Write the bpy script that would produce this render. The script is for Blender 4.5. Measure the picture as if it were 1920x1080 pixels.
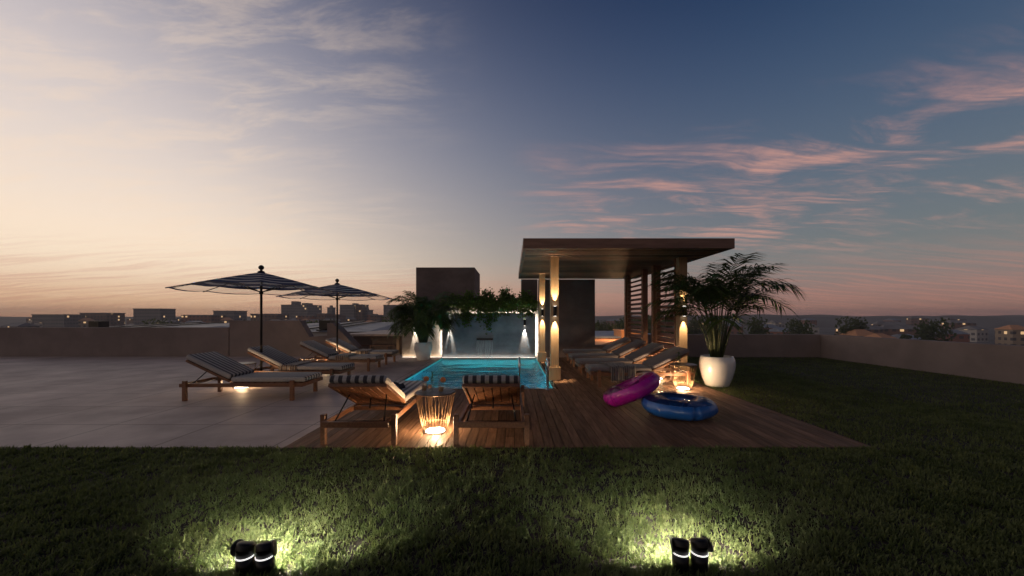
import bpy, math, random
import numpy as np
from mathutils import Vector, Matrix, Euler
R = math.radians
random.seed(7); rng = np.random.default_rng(7)
for o in list(bpy.data.objects): bpy.data.objects.remove(o)
scene = bpy.context.scene
COL = scene.collection

# ---------------------------------------------------------------- camera
H = 1.3; F = 700.0
cam_d = bpy.data.cameras.new('camera'); cam = bpy.data.objects.new('camera', cam_d); COL.objects.link(cam)
cam.location = (0, 0, H); cam.rotation_euler = (R(90), 0, 0)
cam_d.sensor_width = 36; cam_d.lens = F/1920*36
cam_d.shift_x = -1/1920; cam_d.shift_y = 54/1920
cam_d.clip_start = 0.05; cam_d.clip_end = 6000
scene.camera = cam
scene.view_settings.view_transform = 'Standard'; scene.view_settings.look = 'None'
scene.view_settings.exposure = 0; scene.view_settings.gamma = 1

def lin(c):
    return tuple(((v/255)/12.92 if v/255 <= .04045 else ((v/255+.055)/1.055)**2.4) for v in c)

class NT:
    """tiny node helper"""
    def __init__(s, tree): s.t = tree; s.n = tree.nodes; s.l = tree.links
    def new(s, typ, **kw):
        n = s.n.new(typ)
        for k, v in kw.items(): setattr(n, k, v)
        return n
    def put(s, sock, v):
        if hasattr(v, 'is_output') or isinstance(v, bpy.types.NodeSocket): s.l.new(v, sock)
        else:
            if isinstance(v, tuple) and len(v) == 3 and sock.type == 'RGBA': v = (*v, 1)
            sock.default_value = v
    def math(s, op, a, b=0.0, c=None, clamp=False):
        n = s.new('ShaderNodeMath', operation=op, use_clamp=clamp)
        s.put(n.inputs[0], a); s.put(n.inputs[1], b)
        if c is not None: s.put(n.inputs[2], c)
        return n.outputs[0]
    def ss(s, v, lo, hi, a=0.0, b=1.0):
        n = s.new('ShaderNodeMapRange', interpolation_type='SMOOTHSTEP')
        s.put(n.inputs['Value'], v); s.put(n.inputs['From Min'], lo); s.put(n.inputs['From Max'], hi)
        s.put(n.inputs['To Min'], a); s.put(n.inputs['To Max'], b); return n.outputs[0]
    def mix(s, f, a, b, blend='MIX'):
        n = s.new('ShaderNodeMix', data_type='RGBA', blend_type=blend)
        s.put(n.inputs[0], f); s.put(n.inputs[6], a); s.put(n.inputs[7], b); return n.outputs[2]
    def ramp(s, v, stops):
        n = s.new('ShaderNodeValToRGB'); e = n.color_ramp.elements
        while len(e) < len(stops): e.new(0.5)
        for el, (p, c) in zip(e, stops): el.position = p; el.color = (*c, 1)
        s.l.new(v, n.inputs[0]); return n.outputs[0]
    def noise(s, vec, scale, detail=4, rough=.5, dist=0.0, out=0):
        n = s.new('ShaderNodeTexNoise'); s.put(n.inputs['Vector'], vec)
        n.inputs['Scale'].default_value = scale; n.inputs['Detail'].default_value = detail
        n.inputs['Roughness'].default_value = rough; n.inputs['Distortion'].default_value = dist
        return n.outputs[out]
    def mapping(s, vec, scale=(1, 1, 1), rot=(0, 0, 0), loc=(0, 0, 0)):
        n = s.new('ShaderNodeMapping'); s.put(n.inputs['Vector'], vec)
        n.inputs['Scale'].default_value = scale; n.inputs['Rotation'].default_value = rot; n.inputs['Location'].default_value = loc
        return n.outputs[0]

# ---------------------------------------------------------------- dusk sky
world = bpy.data.worlds.new('World'); scene.world = world; world.use_nodes = True
w = NT(world.node_tree); w.n.clear()
gen = w.new('ShaderNodeTexCoord').outputs['Generated']
sx = w.new('ShaderNodeSeparateXYZ'); w.l.new(gen, sx.inputs[0])
X_, Y_, Z_ = sx.outputs
hor = w.math('SQRT', w.math('ADD', w.math('MULTIPLY', X_, X_), w.math('MULTIPLY', Y_, Y_)))
saz = w.math('DIVIDE', X_, w.math('MAXIMUM', hor, .001))
def skyramp(st): return w.ramp(Z_, [(p, lin(c)) for p, c in st])
Lr = skyramp([(0, (214, 160, 122)), (.035, (236, 194, 156)), (.118, (243, 224, 202)), (.24, (216, 206, 196)), (.35, (184, 174, 170)), (.49, (153, 145, 157)), (.60, (126, 121, 140)), (.85, (70, 72, 98))])
Mr = skyramp([(0, (178, 130, 110)), (.045, (208, 162, 136)), (.125, (190, 166, 152)), (.26, (152, 152, 155)), (.387, (124, 130, 143)), (.535, (90, 101, 124)), (.64, (66, 80, 106)), (.85, (44, 54, 82))])
Rr = skyramp([(0, (134, 102, 100)), (.02, (160, 122, 110)), (.12, (142, 130, 130)), (.21, (122, 129, 138)), (.37, (92, 105, 128)), (.52, (62, 77, 107)), (.62, (47, 62, 93)), (.85, (34, 44, 72))])
def linr(v, lo, hi):
    n = w.new('ShaderNodeMapRange'); w.put(n.inputs[0], v); n.inputs[1].default_value = lo; n.inputs[2].default_value = hi; return n.outputs[0]
azs = w.math('ADD', saz, w.math('MULTIPLY', w.math('SUBTRACT', w.noise(w.mapping(gen, (1.2, 1.2, 2.2)), 1.0, 3), .5), .16))
c1 = w.mix(linr(azs, -.62, -.02), Lr, Mr)
c2 = w.mix(linr(azs, -.10, .46), c1, Rr)
# upper sky: brightness falls off smoothly with the angle from the set sun, low on the left
ub = w.math('ADD', w.math('MULTIPLY', X_, -.914), w.math('MULTIPLY', Z_, -.407))
ub = w.math('SMOOTH_MAX', w.math('SMOOTH_MIN', ub, .46, .22), -.72, .2)
zb = w.math('SMOOTH_MIN', Z_, .78, .2)
cc_ = w.new('ShaderNodeCombineXYZ')
for i, (k0, k1, k2, k3, k4, lo_) in enumerate([(196, 140.4, 79.5, -128.4, -55.3, 30), (175.9, 114.4, 77.7, -55.9, -106.5, 42), (147.9, 87.9, 61.6, 86.8, -206.6, 68)]):
    v = w.math('ADD', w.math('MULTIPLY_ADD', w.math('MULTIPLY_ADD', ub, k2, k1), ub, k0), w.math('MULTIPLY', w.math('MULTIPLY_ADD', zb, k4, k3), zb))
    v = w.math('MAXIMUM', v, lo_)
    v = w.math('POWER', w.math('MULTIPLY_ADD', v, 1/(255*1.055), .055/1.055), 2.4)
    w.l.new(v, cc_.inputs[i])
c2 = w.mix(w.ss(Z_, .03, .17), c2, cc_.outputs[0])
# wispy clouds, laid out on a high plane above the town
zc = w.math('ADD', w.math('MAXIMUM', Z_, 0), .10)
cx = w.math('DIVIDE', X_, zc); cy = w.math('DIVIDE', Y_, zc)
cv = w.new('ShaderNodeCombineXYZ'); w.l.new(cx, cv.inputs[0]); w.l.new(cy, cv.inputs[1])
wv = w.noise(w.mapping(cv.outputs[0], (.8, .8, 1)), 1.0, 3, .5, 0, 1)
off = w.new('ShaderNodeVectorMath', operation='MULTIPLY_ADD'); w.l.new(wv, off.inputs[0]); off.inputs[1].default_value = (.42, .42, 0); w.l.new(cv.outputs[0], off.inputs[2])
n1 = w.noise(w.mapping(off.outputs[0], (.8, 1.7, 1), (0, 0, R(-24)), (3.1, 1.7, 0)), 1.7, 9, .62, .35)
n2 = w.noise(w.mapping(off.outputs[0], (.5, 4.5, 1), (0, 0, R(-30)), (7, 2, 0)), 2.6, 8, .6, .3)
wisp = w.math('MULTIPLY', w.ss(n1, .43, .70), w.ss(n2, .34, .64))
msk = w.math('MULTIPLY', w.ss(saz, -.06, .25), w.math('MULTIPLY', w.ss(Z_, .46, .30), w.ss(Z_, .08, .22)))
wf = w.math('MULTIPLY', w.math('MULTIPLY', wisp, msk), .95, clamp=True)
c3 = w.mix(wf, c2, lin((214, 158, 142)))
n3 = w.noise(w.mapping(off.outputs[0], (1.0, 3.4, 1), (0, 0, R(18)), (1, 5, 0)), 2.2, 9, .68, .3)
n4 = w.noise(w.mapping(off.outputs[0], (.5, .9, 1), (0, 0, R(35))), 0.9, 4, .5, .2)
mot = w.math('MULTIPLY', w.ss(n3, .42, .68), w.math('MULTIPLY', w.ss(saz, -.05, -.45), w.ss(n4, .35, .6)))
c4 = w.mix(w.math('MULTIPLY', mot, .30), c3, lin((255, 226, 196)))
n5 = w.noise(w.mapping(off.outputs[0], (.35, 5, 1), (0, 0, R(6))), 2.0, 6, .55)
low = w.math('MULTIPLY', w.ss(Z_, .16, .05), w.ss(n5, .45, .62))
c5 = w.mix(w.math('MULTIPLY', low, .35), c4, lin((206, 140, 122)))
c6 = w.mix(w.ss(Z_, -.02, .0), lin((30, 28, 34)), w.mix(w.ss(Y_, .25, -.35), c5, w.mix(.33, c5, (.0, .0, .0))))
bg = w.new('ShaderNodeBackground'); w.l.new(c6, bg.inputs[0]); bg.inputs[1].default_value = 1.0
w.l.new(bg.outputs[0], w.new('ShaderNodeOutputWorld').inputs[0])

# ---------------------------------------------------------------- materials
def mat(name, base, rough=.6, var=.0, scale=8, stretch=(1, 1, 1), bump=0.0, bscale=None, metal=0.0, emit=None, estr=0, island=0.0, trans=0, spec=None, base2=None, coat=0):
    m = bpy.data.materials.new(name); m.use_nodes = True
    t = NT(m.node_tree); p = t.n['Principled BSDF']
    p.inputs['Roughness'].default_value = rough; p.inputs['Metallic'].default_value = metal
    if spec is not None: p.inputs['Specular IOR Level'].default_value = spec
    if coat: p.inputs['Coat Weight'].default_value = coat; p.inputs['Coat Roughness'].default_value = .15
    co = t.mapping(t.new('ShaderNodeTexCoord').outputs['Object'], stretch)
    col = None
    if var or island or base2:
        n = t.noise(co, scale, 6, .6)
        b2 = base2 or tuple(v*(1-var) for v in base)
        b1 = base if base2 else tuple(min(1, v*(1+var)) for v in base)
        col = t.mix(t.ss(n, .3, .7), b1, b2)
        if island:
            g = t.new('ShaderNodeNewGeometry').outputs['Random Per Island']
            hv = t.new('ShaderNodeHueSaturation'); t.l.new(col, hv.inputs['Color'])
            t.l.new(t.ss(g, 0, 1, 1-island, 1+island), hv.inputs['Value']); col = hv.outputs[0]
        t.l.new(col, p.inputs['Base Color'])
        t.l.new(t.ss(n, .2, .8, max(0, rough-.08), min(1, rough+.1)), p.inputs['Roughness'])
    else: p.inputs['Base Color'].default_value = (*base, 1)
    if bump:
        bn = t.new('ShaderNodeBump'); bn.inputs['Strength'].default_value = bump; bn.inputs['Distance'].default_value = .01
        t.l.new(t.noise(co, bscale or scale*3, 6, .6), bn.inputs['Height']); t.l.new(bn.outputs[0], p.inputs['Normal'])
    if emit: p.inputs['Emission Color'].default_value = (*emit, 1); p.inputs['Emission Strength'].default_value = estr
    if trans: p.inputs['Transmission Weight'].default_value = trans; p.inputs['IOR'].default_value = 1.45
    return m

M = {}
M['deck'] = mat('deck wood', (.155, .085, .05), .62, .28, 5, (6, .5, 1), .25, 30, island=.3, spec=.15)
M['teak'] = mat('teak', (.155, .065, .03), .42, .3, 7, (6, .8, 6), .15, 30)
M['oak'] = mat('oak cladding', (.40, .265, .15), .5, .14, 7, (8, 8, .5), .12, 30)
M['brown'] = mat('brown timber', (.17, .095, .07), .5, .22, 4, (.6, 6, 6), .2, 30, island=.12)
M['soffit'] = mat('soffit timber', (.20, .105, .065), .5, .22, 4, (.6, 6, 6), .2, 30, island=.6)  # board tones spread wide to stand in for lit and dark slat rows
M['louvre'] = mat('louvre timber', (.22, .105, .06), .5, .2, 4, (6, .6, 6), .1, 30, island=.12)
M['darkwall'] = mat('dark plaster', (.135, .105, .10), .85, .16, 1.8, (1, 1, 1.4), .35, 14)
M['wall'] = mat('pale plaster', (.36, .32, .29), .8, .14, 1.5, (1, 1, 3), .3, 9)
M['panel'] = mat('stone panel', (.24, .25, .27), .5, .32, 1.1, (1, 1, 1.6), .3, 7)
M['concrete'] = mat('terrace concrete', (.50, .39, .34), .62, .13, 1.3, (1, 1, 1), .12, 40)
M['parapet'] = mat('parapet render', (.21, .165, .15), .85, .1, 1.5, bump=.2)
M['cap'] = mat('counter stone', (.46, .36, .30), .6, .12, 3)
M['black'] = mat('black metal', (.012, .012, .013), .35, metal=.6)
M['darkmetal'] = mat('dark steel', (.04, .038, .035), .4, metal=.8)
M['steel'] = mat('stainless steel', (.72, .72, .72), .16, metal=1)
M['wire'] = mat('brass wire', (.20, .12, .065), .38, metal=.75)
M['ceramic'] = mat('white glaze', (.72, .70, .69), .22, .05, 3, coat=.5)
M['soil'] = mat('soil', (.03, .02, .015), .95, .3, 20, bump=.5)
M['navy'] = mat('navy canvas', (.02, .035, .10), .85, .1, 20)
M['cream'] = mat('cream canvas', (.70, .66, .60), .9)
M['tile'] = mat('pool tile', (.012, .075, .105), .3, .15, 2)
M['ledwhite'] = mat('led white', (.9, .9, .9), .5, emit=(1, .90, .78), estr=1.2)
M['ledwarm'] = mat('lamp diffuser', (.9, .9, .9), .5, emit=(1, .93, .82), estr=6)
M['teal_led'] = mat('teal led', (.1, .5, .5), .5, emit=(.05, .70, .80), estr=.14)
M['uwlamp'] = mat('underwater lens', (.5, .9, .9), .5, emit=(.15, .9, 1.0), estr=20)
M['liquid'] = None
M['orange'] = mat('orange slice', (.65, .20, .05), .5, .2, 40)
M['leafsm'] = mat('sprig', (.05, .10, .03), .6, island=.4)
M['terracotta'] = mat('terracotta roof', (.55, .27, .14), .8, .15, 3)  # its orange also carries lamplight on the neighbour terrace
M['zinc'] = mat('zinc roof', (.21, .22, .245), .5, .18, .35, (1, 3, 1))
M['blueroof'] = mat('blue grey roof', (.20, .26, .34), .6, .15, .4)
M['ground'] = mat('town ground', (.06, .06, .055), .9, .3, .02)
M['farhill'] = mat('hill scrub', (.075, .075, .07), .9, .4, .01, bump=.3)
M['bark'] = mat('bark', (.06, .045, .03), .9, .3, 6)
M['purple'] = mat('purple vinyl', (.42, .008, .31), .3, .1, 6, coat=.3)
M['blue'] = mat('blue vinyl', (.012, .09, .33), .34, .1, 6, coat=.3)
M['umlamp'] = mat('umbrella pole', (.02, .018, .018), .4, metal=.5)

def foliage(name, c1, c2, island=.5, transl=.35, rough=.5):
    m = bpy.data.materials.new(name); m.use_nodes = True
    t = NT(m.node_tree); p = t.n['Principled BSDF']; out = t.n['Material Output']
    g = t.new('ShaderNodeNewGeometry').outputs['Random Per Island']
    co = t.new('ShaderNodeTexCoord').outputs['Object']
    nz = t.noise(co, 2.2, 3, .5)
    f = t.math('ADD', t.math('MULTIPLY', g, island), t.math('MULTIPLY', t.ss(nz, .35, .65), 1-island))
    col = t.mix(f, c1, c2); t.l.new(col, p.inputs['Base Color']); p.inputs['Roughness'].default_value = rough
    p.inputs['Specular IOR Level'].default_value = .12
    tr = t.new('ShaderNodeBsdfTranslucent'); t.l.new(t.mix(.5, col, lin((150, 168, 90))), tr.inputs[0])
    mx = t.new('ShaderNodeMixShader'); mx.inputs[0].default_value = transl
    t.l.new(p.outputs[0], mx.inputs[1]); t.l.new(tr.outputs[0], mx.inputs[2]); t.l.new(mx.outputs[0], out.inputs[0])
    return m
M['palm'] = foliage('palm leaf', (.020, .045, .015), (.055, .10, .03), transl=.2)
M['vine'] = foliage('vine leaf', (.03, .075, .018), (.12, .22, .04))
M['grass'] = foliage('grass blade', (.038, .055, .018), (.165, .185, .075), .55, .3, .55)
M['shrub'] = foliage('shrub leaf', (.02, .05, .015), (.07, .13, .03))
M['tree'] = foliage('tree leaf', (.02, .035, .018), (.06, .08, .035))
M['stem'] = mat('palm stem', (.05, .065, .025), .6, .3, 10, (4, 4, 1))

def glassmat(name, col, rough=.02, fac=.8):
    m = bpy.data.materials.new(name); m.use_nodes = True
    t = NT(m.node_tree); out = t.n['Material Output']; t.n.remove(t.n['Principled BSDF'])
    fr = t.new('ShaderNodeLayerWeight'); fr.inputs[0].default_value = .5
    gl = t.new('ShaderNodeBsdfGlossy'); gl.inputs['Roughness'].default_value = rough
    tp = t.new('ShaderNodeBsdfTransparent'); tp.inputs[0].default_value = (*col, 1)
    mx = t.new('ShaderNodeMixShader')
    t.l.new(t.math('ADD', t.math('MULTIPLY', t.math('POWER', fr.outputs['Facing'], 4), .6), .045, clamp=True), mx.inputs[0])
    t.l.new(tp.outputs[0], mx.inputs[1]); t.l.new(gl.outputs[0], mx.inputs[2]); t.l.new(mx.outputs[0], out.inputs[0])
    return m
M['glass'] = glassmat('clear glass', (.93, .94, .94))
M['clearvinyl'] = glassmat('clear vinyl', (.93, .90, .90), .12)
M['liquid'] = mat('amber drink', (.62, .36, .16), .2)
M['stream'] = mat('falling water', (.75, .85, .9), .15); M['stream'].node_tree.nodes['Principled BSDF'].inputs['Alpha'].default_value = .85

def water_material():
    m = bpy.data.materials.new('pool water'); m.use_nodes = True
    t = NT(m.node_tree); out = t.n['Material Output']; t.n.remove(t.n['Principled BSDF'])
    co = t.new('ShaderNodeTexCoord').outputs['Object']
    a = t.noise(t.mapping(co, (.8, 1.5, 1)), 1.3, 3, .5, .6); b = t.noise(co, 5, 3, .5, .4)
    hgt = t.math('ADD', a, t.math('MULTIPLY', b, .22))
    bn = t.new('ShaderNodeBump'); bn.inputs['Strength'].default_value = .9; bn.inputs['Distance'].default_value = .38; t.l.new(hgt, bn.inputs['Height'])
    fr = t.new('ShaderNodeFresnel'); fr.inputs[0].default_value = 1.33; t.l.new(bn.outputs[0], fr.inputs['Normal'])
    gl = t.new('ShaderNodeBsdfGlossy'); gl.inputs['Roughness'].default_value = .03; t.l.new(bn.outputs[0], gl.inputs['Normal'])
    rf = t.new('ShaderNodeBsdfRefraction'); rf.inputs['IOR'].default_value = 1.33; rf.inputs['Roughness'].default_value = .0
    rf.inputs['Color'].default_value = (.75, .95, .97, 1); t.l.new(bn.outputs[0], rf.inputs['Normal'])
    tp_ = t.new('ShaderNodeBsdfTransparent'); tp_.inputs[0].default_value = (.7, .95, .97, 1)
    m0 = t.new('ShaderNodeMixShader'); m0.inputs[0].default_value = .02; t.l.new(rf.outputs[0], m0.inputs[1]); t.l.new(tp_.outputs[0], m0.inputs[2])
    mx = t.new('ShaderNodeMixShader'); t.l.new(fr.outputs[0], mx.inputs[0])
    t.l.new(m0.outputs[0], mx.inputs[1]); t.l.new(gl.outputs[0], mx.inputs[2]); t.l.new(mx.outputs[0], out.inputs[0])
    return m
M['water'] = water_material()

def stripes(name, dark, light, axis=0, pitch=.083, duty=.5, weave=True):
    m = bpy.data.materials.new(name); m.use_nodes = True
    t = NT(m.node_tree); p = t.n['Principled BSDF']; p.inputs['Roughness'].default_value = .9
    p.inputs['Sheen Weight'].default_value = .2
    co = t.new('ShaderNodeTexCoord').outputs['Object']; s = t.new('ShaderNodeSeparateXYZ'); t.l.new(co, s.inputs[0])
    wob = t.math('MULTIPLY', t.noise(co, 6, 2), .006)
    v = t.math('FRACT', t.math('ADD', t.math('DIVIDE', t.math('ADD', s.outputs[axis], wob), pitch), .25+50))
    f = t.ss(v, duty-.03, duty+.03)
    col = t.mix(f, dark, light)
    col = t.mix(t.math('MULTIPLY', t.ss(t.noise(co, 90, 3), .35, .65), .25), col, (0, 0, 0))
    t.l.new(col, p.inputs['Base Color'])
    bn = t.new('ShaderNodeBump'); bn.inputs['Strength'].default_value = .3; bn.inputs['Distance'].default_value = .01
    t.l.new(t.noise(co, 14, 4), bn.inputs['Height']); t.l.new(bn.outputs[0], p.inputs['Normal'])
    return m
M['stripe'] = stripes('striped canvas', (.04, .037, .045), (.42, .39, .37))
M['stripe_shaded'] = stripes('shaded taupe striped canvas', (.03, .026, .032), (.17, .145, .155), 0, .062, .42)  # narrow taupe stripes, also darkened to carry the pergola's shade
M['throw'] = stripes('woven throw', (.09, .06, .045), (.36, .27, .20), 1, .045, .4)
M['throwgrey'] = stripes('grey throw', (.05, .045, .05), (.16, .14, .14), 1, .04, .5)
M['bagcloth'] = mat('dark towel', (.02, .02, .028), .9, .2, 20, bump=.5)

def facade(name, wall, glass, px=3.0, pz=3.2, lit=.06, wx=.5, wz=.45):
    m = bpy.data.materials.new(name); m.use_nodes = True
    t = NT(m.node_tree); p = t.n['Principled BSDF']; p.inputs['Roughness'].default_value = .7
    co = t.new('ShaderNodeTexCoord').outputs['Object']; s = t.new('ShaderNodeSeparateXYZ'); t.l.new(co, s.inputs[0])
    u = t.math('DIVIDE', t.math('ADD', s.outputs[0], s.outputs[1]), px); v = t.math('DIVIDE', s.outputs[2], pz)
    fu = t.math('FRACT', t.math('ADD', u, 200)); fv = t.math('FRACT', t.math('ADD', v, 200))
    win = t.math('MULTIPLY', t.math('LESS_THAN', t.math('ABSOLUTE', t.math('SUBTRACT', fu, .5)), wx/2), t.math('LESS_THAN', t.math('ABSOLUTE', t.math('SUBTRACT', fv, .5)), wz/2))
    nrm = t.new('ShaderNodeNewGeometry'); sn = t.new('ShaderNodeSeparateXYZ'); t.l.new(nrm.outputs['Normal'], sn.inputs[0])
    win = t.math('MULTIPLY', win, t.math('LESS_THAN', t.math('ABSOLUTE', sn.outputs[2]), .5))
    cell = t.new('ShaderNodeCombineXYZ'); t.l.new(t.math('FLOOR', u), cell.inputs[0]); t.l.new(t.math('FLOOR', v), cell.inputs[1])
    wn = t.new('ShaderNodeTexWhiteNoise', noise_dimensions='3D'); t.l.new(cell.outputs[0], wn.inputs['Vector'])
    base = t.mix(win, t.mix(t.ss(t.noise(co, .15, 4), .3, .7), wall, tuple(v*.8 for v in wall)), glass)
    t.l.new(base, p.inputs['Base Color'])
    on = t.math('MULTIPLY', win, t.math('LESS_THAN', wn.outputs['Value'], lit))
    p.inputs['Emission Color'].default_value = (1, .62, .30, 1); t.l.new(t.math('MULTIPLY', on, .75), p.inputs['Emission Strength'])
    return m
M['f_grey'] = facade('grey facade', (.20, .19, .20), (.09, .10, .12), 2.2, 3.0, .03, .7, .5)
M['f_brown'] = facade('brown facade', (.20, .12, .10), (.05, .05, .06), 3, 3, .13)
M['f_pale'] = facade('pale facade', (.42, .39, .37), (.07, .07, .09), 3, 3, .13)
M['f_red'] = facade('brick facade', (.26, .11, .08), (.05, .05, .06), 3.4, 3, .13)
M['f_tan'] = facade('tan facade', (.33, .25, .18), (.05, .05, .06), 3, 3, .10)

# ---------------------------------------------------------------- mesh helper
class MB:
    def __init__(s): s.v = []; s.f = []; s.m = []
    def add(s, vs, fs, mi=0):
        b = len(s.v); s.v += [tuple(v) for v in vs]; s.f += [tuple(i+b for i in f) for f in fs]; s.m += [mi]*len(fs); return s
    def box(s, x0, x1, y0, y1, z0, z1, mi=0, M4=None):
        vs = [Vector((x, y, z)) for x in (x0, x1) for y in (y0, y1) for z in (z0, z1)]
        if M4: vs = [M4 @ v for v in vs]
        return s.add(vs, [(0, 1, 3, 2), (4, 6, 7, 5), (0, 4, 5, 1), (2, 3, 7, 6), (0, 2, 6, 4), (1, 5, 7, 3)], mi)
    def bar(s, p0, p1, wx, wz, mi=0):
        p0 = Vector(p0); p1 = Vector(p1); d = p1-p0; L = d.length
        M4 = Matrix.Translation(p0) @ d.to_track_quat('Y', 'Z').to_matrix().to_4x4()
        return s.box(-wx/2, wx/2, 0, L, -wz/2, wz/2, mi, M4)
    def tube(s, pts, r, n=8, mi=0, closed=False, caps=True):
        pts = [Vector(p) for p in pts]; k = len(pts); rr = r if isinstance(r, (list, tuple)) else [r]*k
        up = Vector((0, 0, 1)); vs = []; prev = None
        for i, p in enumerate(pts):
            if closed: d = pts[(i+1) % k]-pts[i-1]
            else: d = pts[min(i+1, k-1)]-pts[max(i-1, 0)]
            d.normalize()
            a = prev if prev is not None else (up if abs(d.z) < .9 else Vector((1, 0, 0)))
            a = (a - d*a.dot(d)); a = a.normalized() if a.length > 1e-6 else d.orthogonal().normalized()
            prev = a; b = d.cross(a)
            for j in range(n):
                t = 2*math.pi*j/n; vs.append(p + (a*math.cos(t)+b*math.sin(t))*rr[i])
        fs = []
        for i in range(k if closed else k-1):
            for j in range(n):
                i2 = (i+1) % k; fs.append((i*n+j, i*n+(j+1) % n, i2*n+(j+1) % n, i2*n+j))
        if caps and not closed: fs += [tuple(reversed(range(n))), tuple(range((k-1)*n, k*n))]
        return s.add(vs, fs, mi)
    def lathe(s, prof, c=(0, 0, 0), n=32, mi=0, M4=None, a0=0, a1=2*math.pi):
        vs = []; full = abs(a1-a0-2*math.pi) < 1e-6; m = n if full else n+1
        for r, z in prof:
            for j in range(m):
                t = a0+(a1-a0)*j/n; v = Vector((r*math.cos(t), r*math.sin(t), z))
                if M4: v = M4 @ v
                vs.append(v+Vector(c))
        fs = []
        for i in range(len(prof)-1):
            for j in range(n):
                j2 = (j+1) % m if full else j+1
                fs.append((i*m+j, i*m+j2, (i+1)*m+j2, (i+1)*m+j))
        return s.add(vs, fs, mi)
    def prism(s, poly, y0, y1, mi=0):   # poly in XZ
        n = len(poly); vs = [(x, y0, z) for x, z in poly]+[(x, y1, z) for x, z in poly]
        fs = [tuple(range(n)), tuple(reversed(range(n, 2*n)))]+[(i, i+n, (i+1) % n+n, (i+1) % n) for i in range(n)]
        return s.add(vs, fs, mi)
    def build(s, name, mats, parent=None, smooth=False, bevel=0, seg=2, fixn=True):
        me = bpy.data.meshes.new(name); me.from_pydata(s.v, [], s.f)
        for m in (mats if isinstance(mats, list) else [mats]): me.materials.append(m)
        if any(s.m): me.polygons.foreach_set('material_index', s.m)
        if fixn and len(s.f) < 60000:
            import bmesh
            bm = bmesh.new(); bm.from_mesh(me); bmesh.ops.recalc_face_normals(bm, faces=bm.faces); bm.to_mesh(me); bm.free()
        if smooth: me.polygons.foreach_set('use_smooth', [True]*len(me.polygons))
        me.update()
        o = bpy.data.objects.new(name, me); COL.objects.link(o)
        if parent: o.parent = parent
        if bevel:
            b = o.modifiers.new('bevel', 'BEVEL'); b.width = bevel; b.segments = seg; b.limit_method = 'ANGLE'; b.angle_limit = R(40)
            if seg > 2: me.polygons.foreach_set('use_smooth', [True]*len(me.polygons))
        return o

def tag(o, label=None, cat=None, group=None, kind=None):
    if label: o['label'] = label
    if cat: o['category'] = cat
    if group: o['group'] = group
    if kind: o['kind'] = kind
    return o
def thing(name, loc, label, cat, group=None, rz=0.0):
    o = bpy.data.objects.new(name, None); COL.objects.link(o); o.location = loc; o.rotation_euler = (0, 0, rz)
    o.empty_display_size = .2
    return tag(o, label, cat, group)
def clone(o, loc=None, rz=None, label=None, group=None, parent=None, top=True):
    c = o.copy(); COL.objects.link(c)
    if parent: c.parent = parent
    for ch in list(o.children): clone(ch, parent=c, top=False)
    if top:
        if loc is not None: c.location = loc
        if rz is not None: c.rotation_euler = (0, 0, rz)
        if label: c['label'] = label
        if group: c['group'] = group
    return c
def light(kind, loc, power, color, parent=None, name='bulb', rot=None, angle=60, blend=.5, radius=.02, size=None):
    d = bpy.data.lights.new(name, kind); d.energy = power; d.color = color
    if kind == 'SPOT': d.spot_size = R(angle); d.spot_blend = blend
    if kind in ('SPOT', 'POINT'): d.shadow_soft_size = radius
    if kind == 'AREA': d.shape = 'RECTANGLE'; d.size, d.size_y = size
    o = bpy.data.objects.new(name, d); COL.objects.link(o); o.location = loc
    if rot: o.rotation_euler = rot
    if parent: o.parent = parent
    return o
def P(x, y, Y): return ((x-961)/F*Y, Y, H-(y-594)/F*Y)
WARM = (1, .62, .30); WARM2 = (1, .72, .42); NEUT = (1, .86, .70)

# ================================================================ SETTING
# town ground and hills
g = MB(); g.box(-1700, 1700, 16, 1150, -19, -18); tag(g.build('town_ground', M['ground']), kind='structure')
hb = MB(); N = 120
for layer, (Y, base, amp, sd) in enumerate([(680, .0, 3.2, 1), (900, 2.2, 5, 5)]):
    vs = []; fs = []
    for i in range(N+1):
        x = -Y*1.6 + 3.2*Y*i/N; hgt = base + amp*(.5+.5*math.sin(i*.21+sd)*math.sin(i*.077+sd*2)) + amp*.3*math.sin(i*.9+sd)
        hgt *= (.35 + .65/(1+math.exp(-(x-50)/200)))
        vs += [(x, Y, -18.5), (x, Y+80, hgt), (x, Y+200, -18.5)]
    for i in range(N):
        a = i*3; fs += [(a, a+3, a+4, a+1), (a+1, a+4, a+5, a+2)]
    hb.add(vs, fs)
tag(hb.build('distant_hills', M['farhill'], smooth=True), kind='structure')

PX0, PX1, PY0, PY1 = -2.22, .74, 6.80, 11.84
DX1 = 3.60; DY0 = 3.72
# own building under the terrace
b = MB(); b.box(-21, 14, -6, 12.9, -18, -1.6); tag(b.build('rooftop_slab', M['parapet']), kind='structure')
# concrete terrace
b = MB(); b.box(-20.5, PX0-.06, DY0, 12.9, -.3, 0)
tag(b.build('terrace_floor', M['concrete']), kind='structure')
tf = M['concrete']; t = NT(tf.node_tree); p = t.n['Principled BSDF']
bk = t.new('ShaderNodeTexBrick'); bk.inputs['Scale'].default_value = 1; bk.inputs['Mortar Size'].default_value = .009; bk.inputs['Brick Width'].default_value = 1.2; bk.inputs['Row Height'].default_value = .9
bk.offset = .0; t.l.new(t.new('ShaderNodeTexCoord').outputs['Object'], bk.inputs['Vector'])
bk.inputs['Color1'].default_value = (.92, .92, .92, 1); bk.inputs['Color2'].default_value = (1.0, 1.0, 1.0, 1); bk.inputs['Mortar'].default_value = (.42, .42, .42, 1)
old = p.inputs['Base Color'].links[0].from_socket
st = t.ss(t.noise(t.mapping(t.new('ShaderNodeTexCoord').outputs['Object'], (1, 1, 1)), .55, 7, .65), .35, .65, .80, 1.06)
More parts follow.
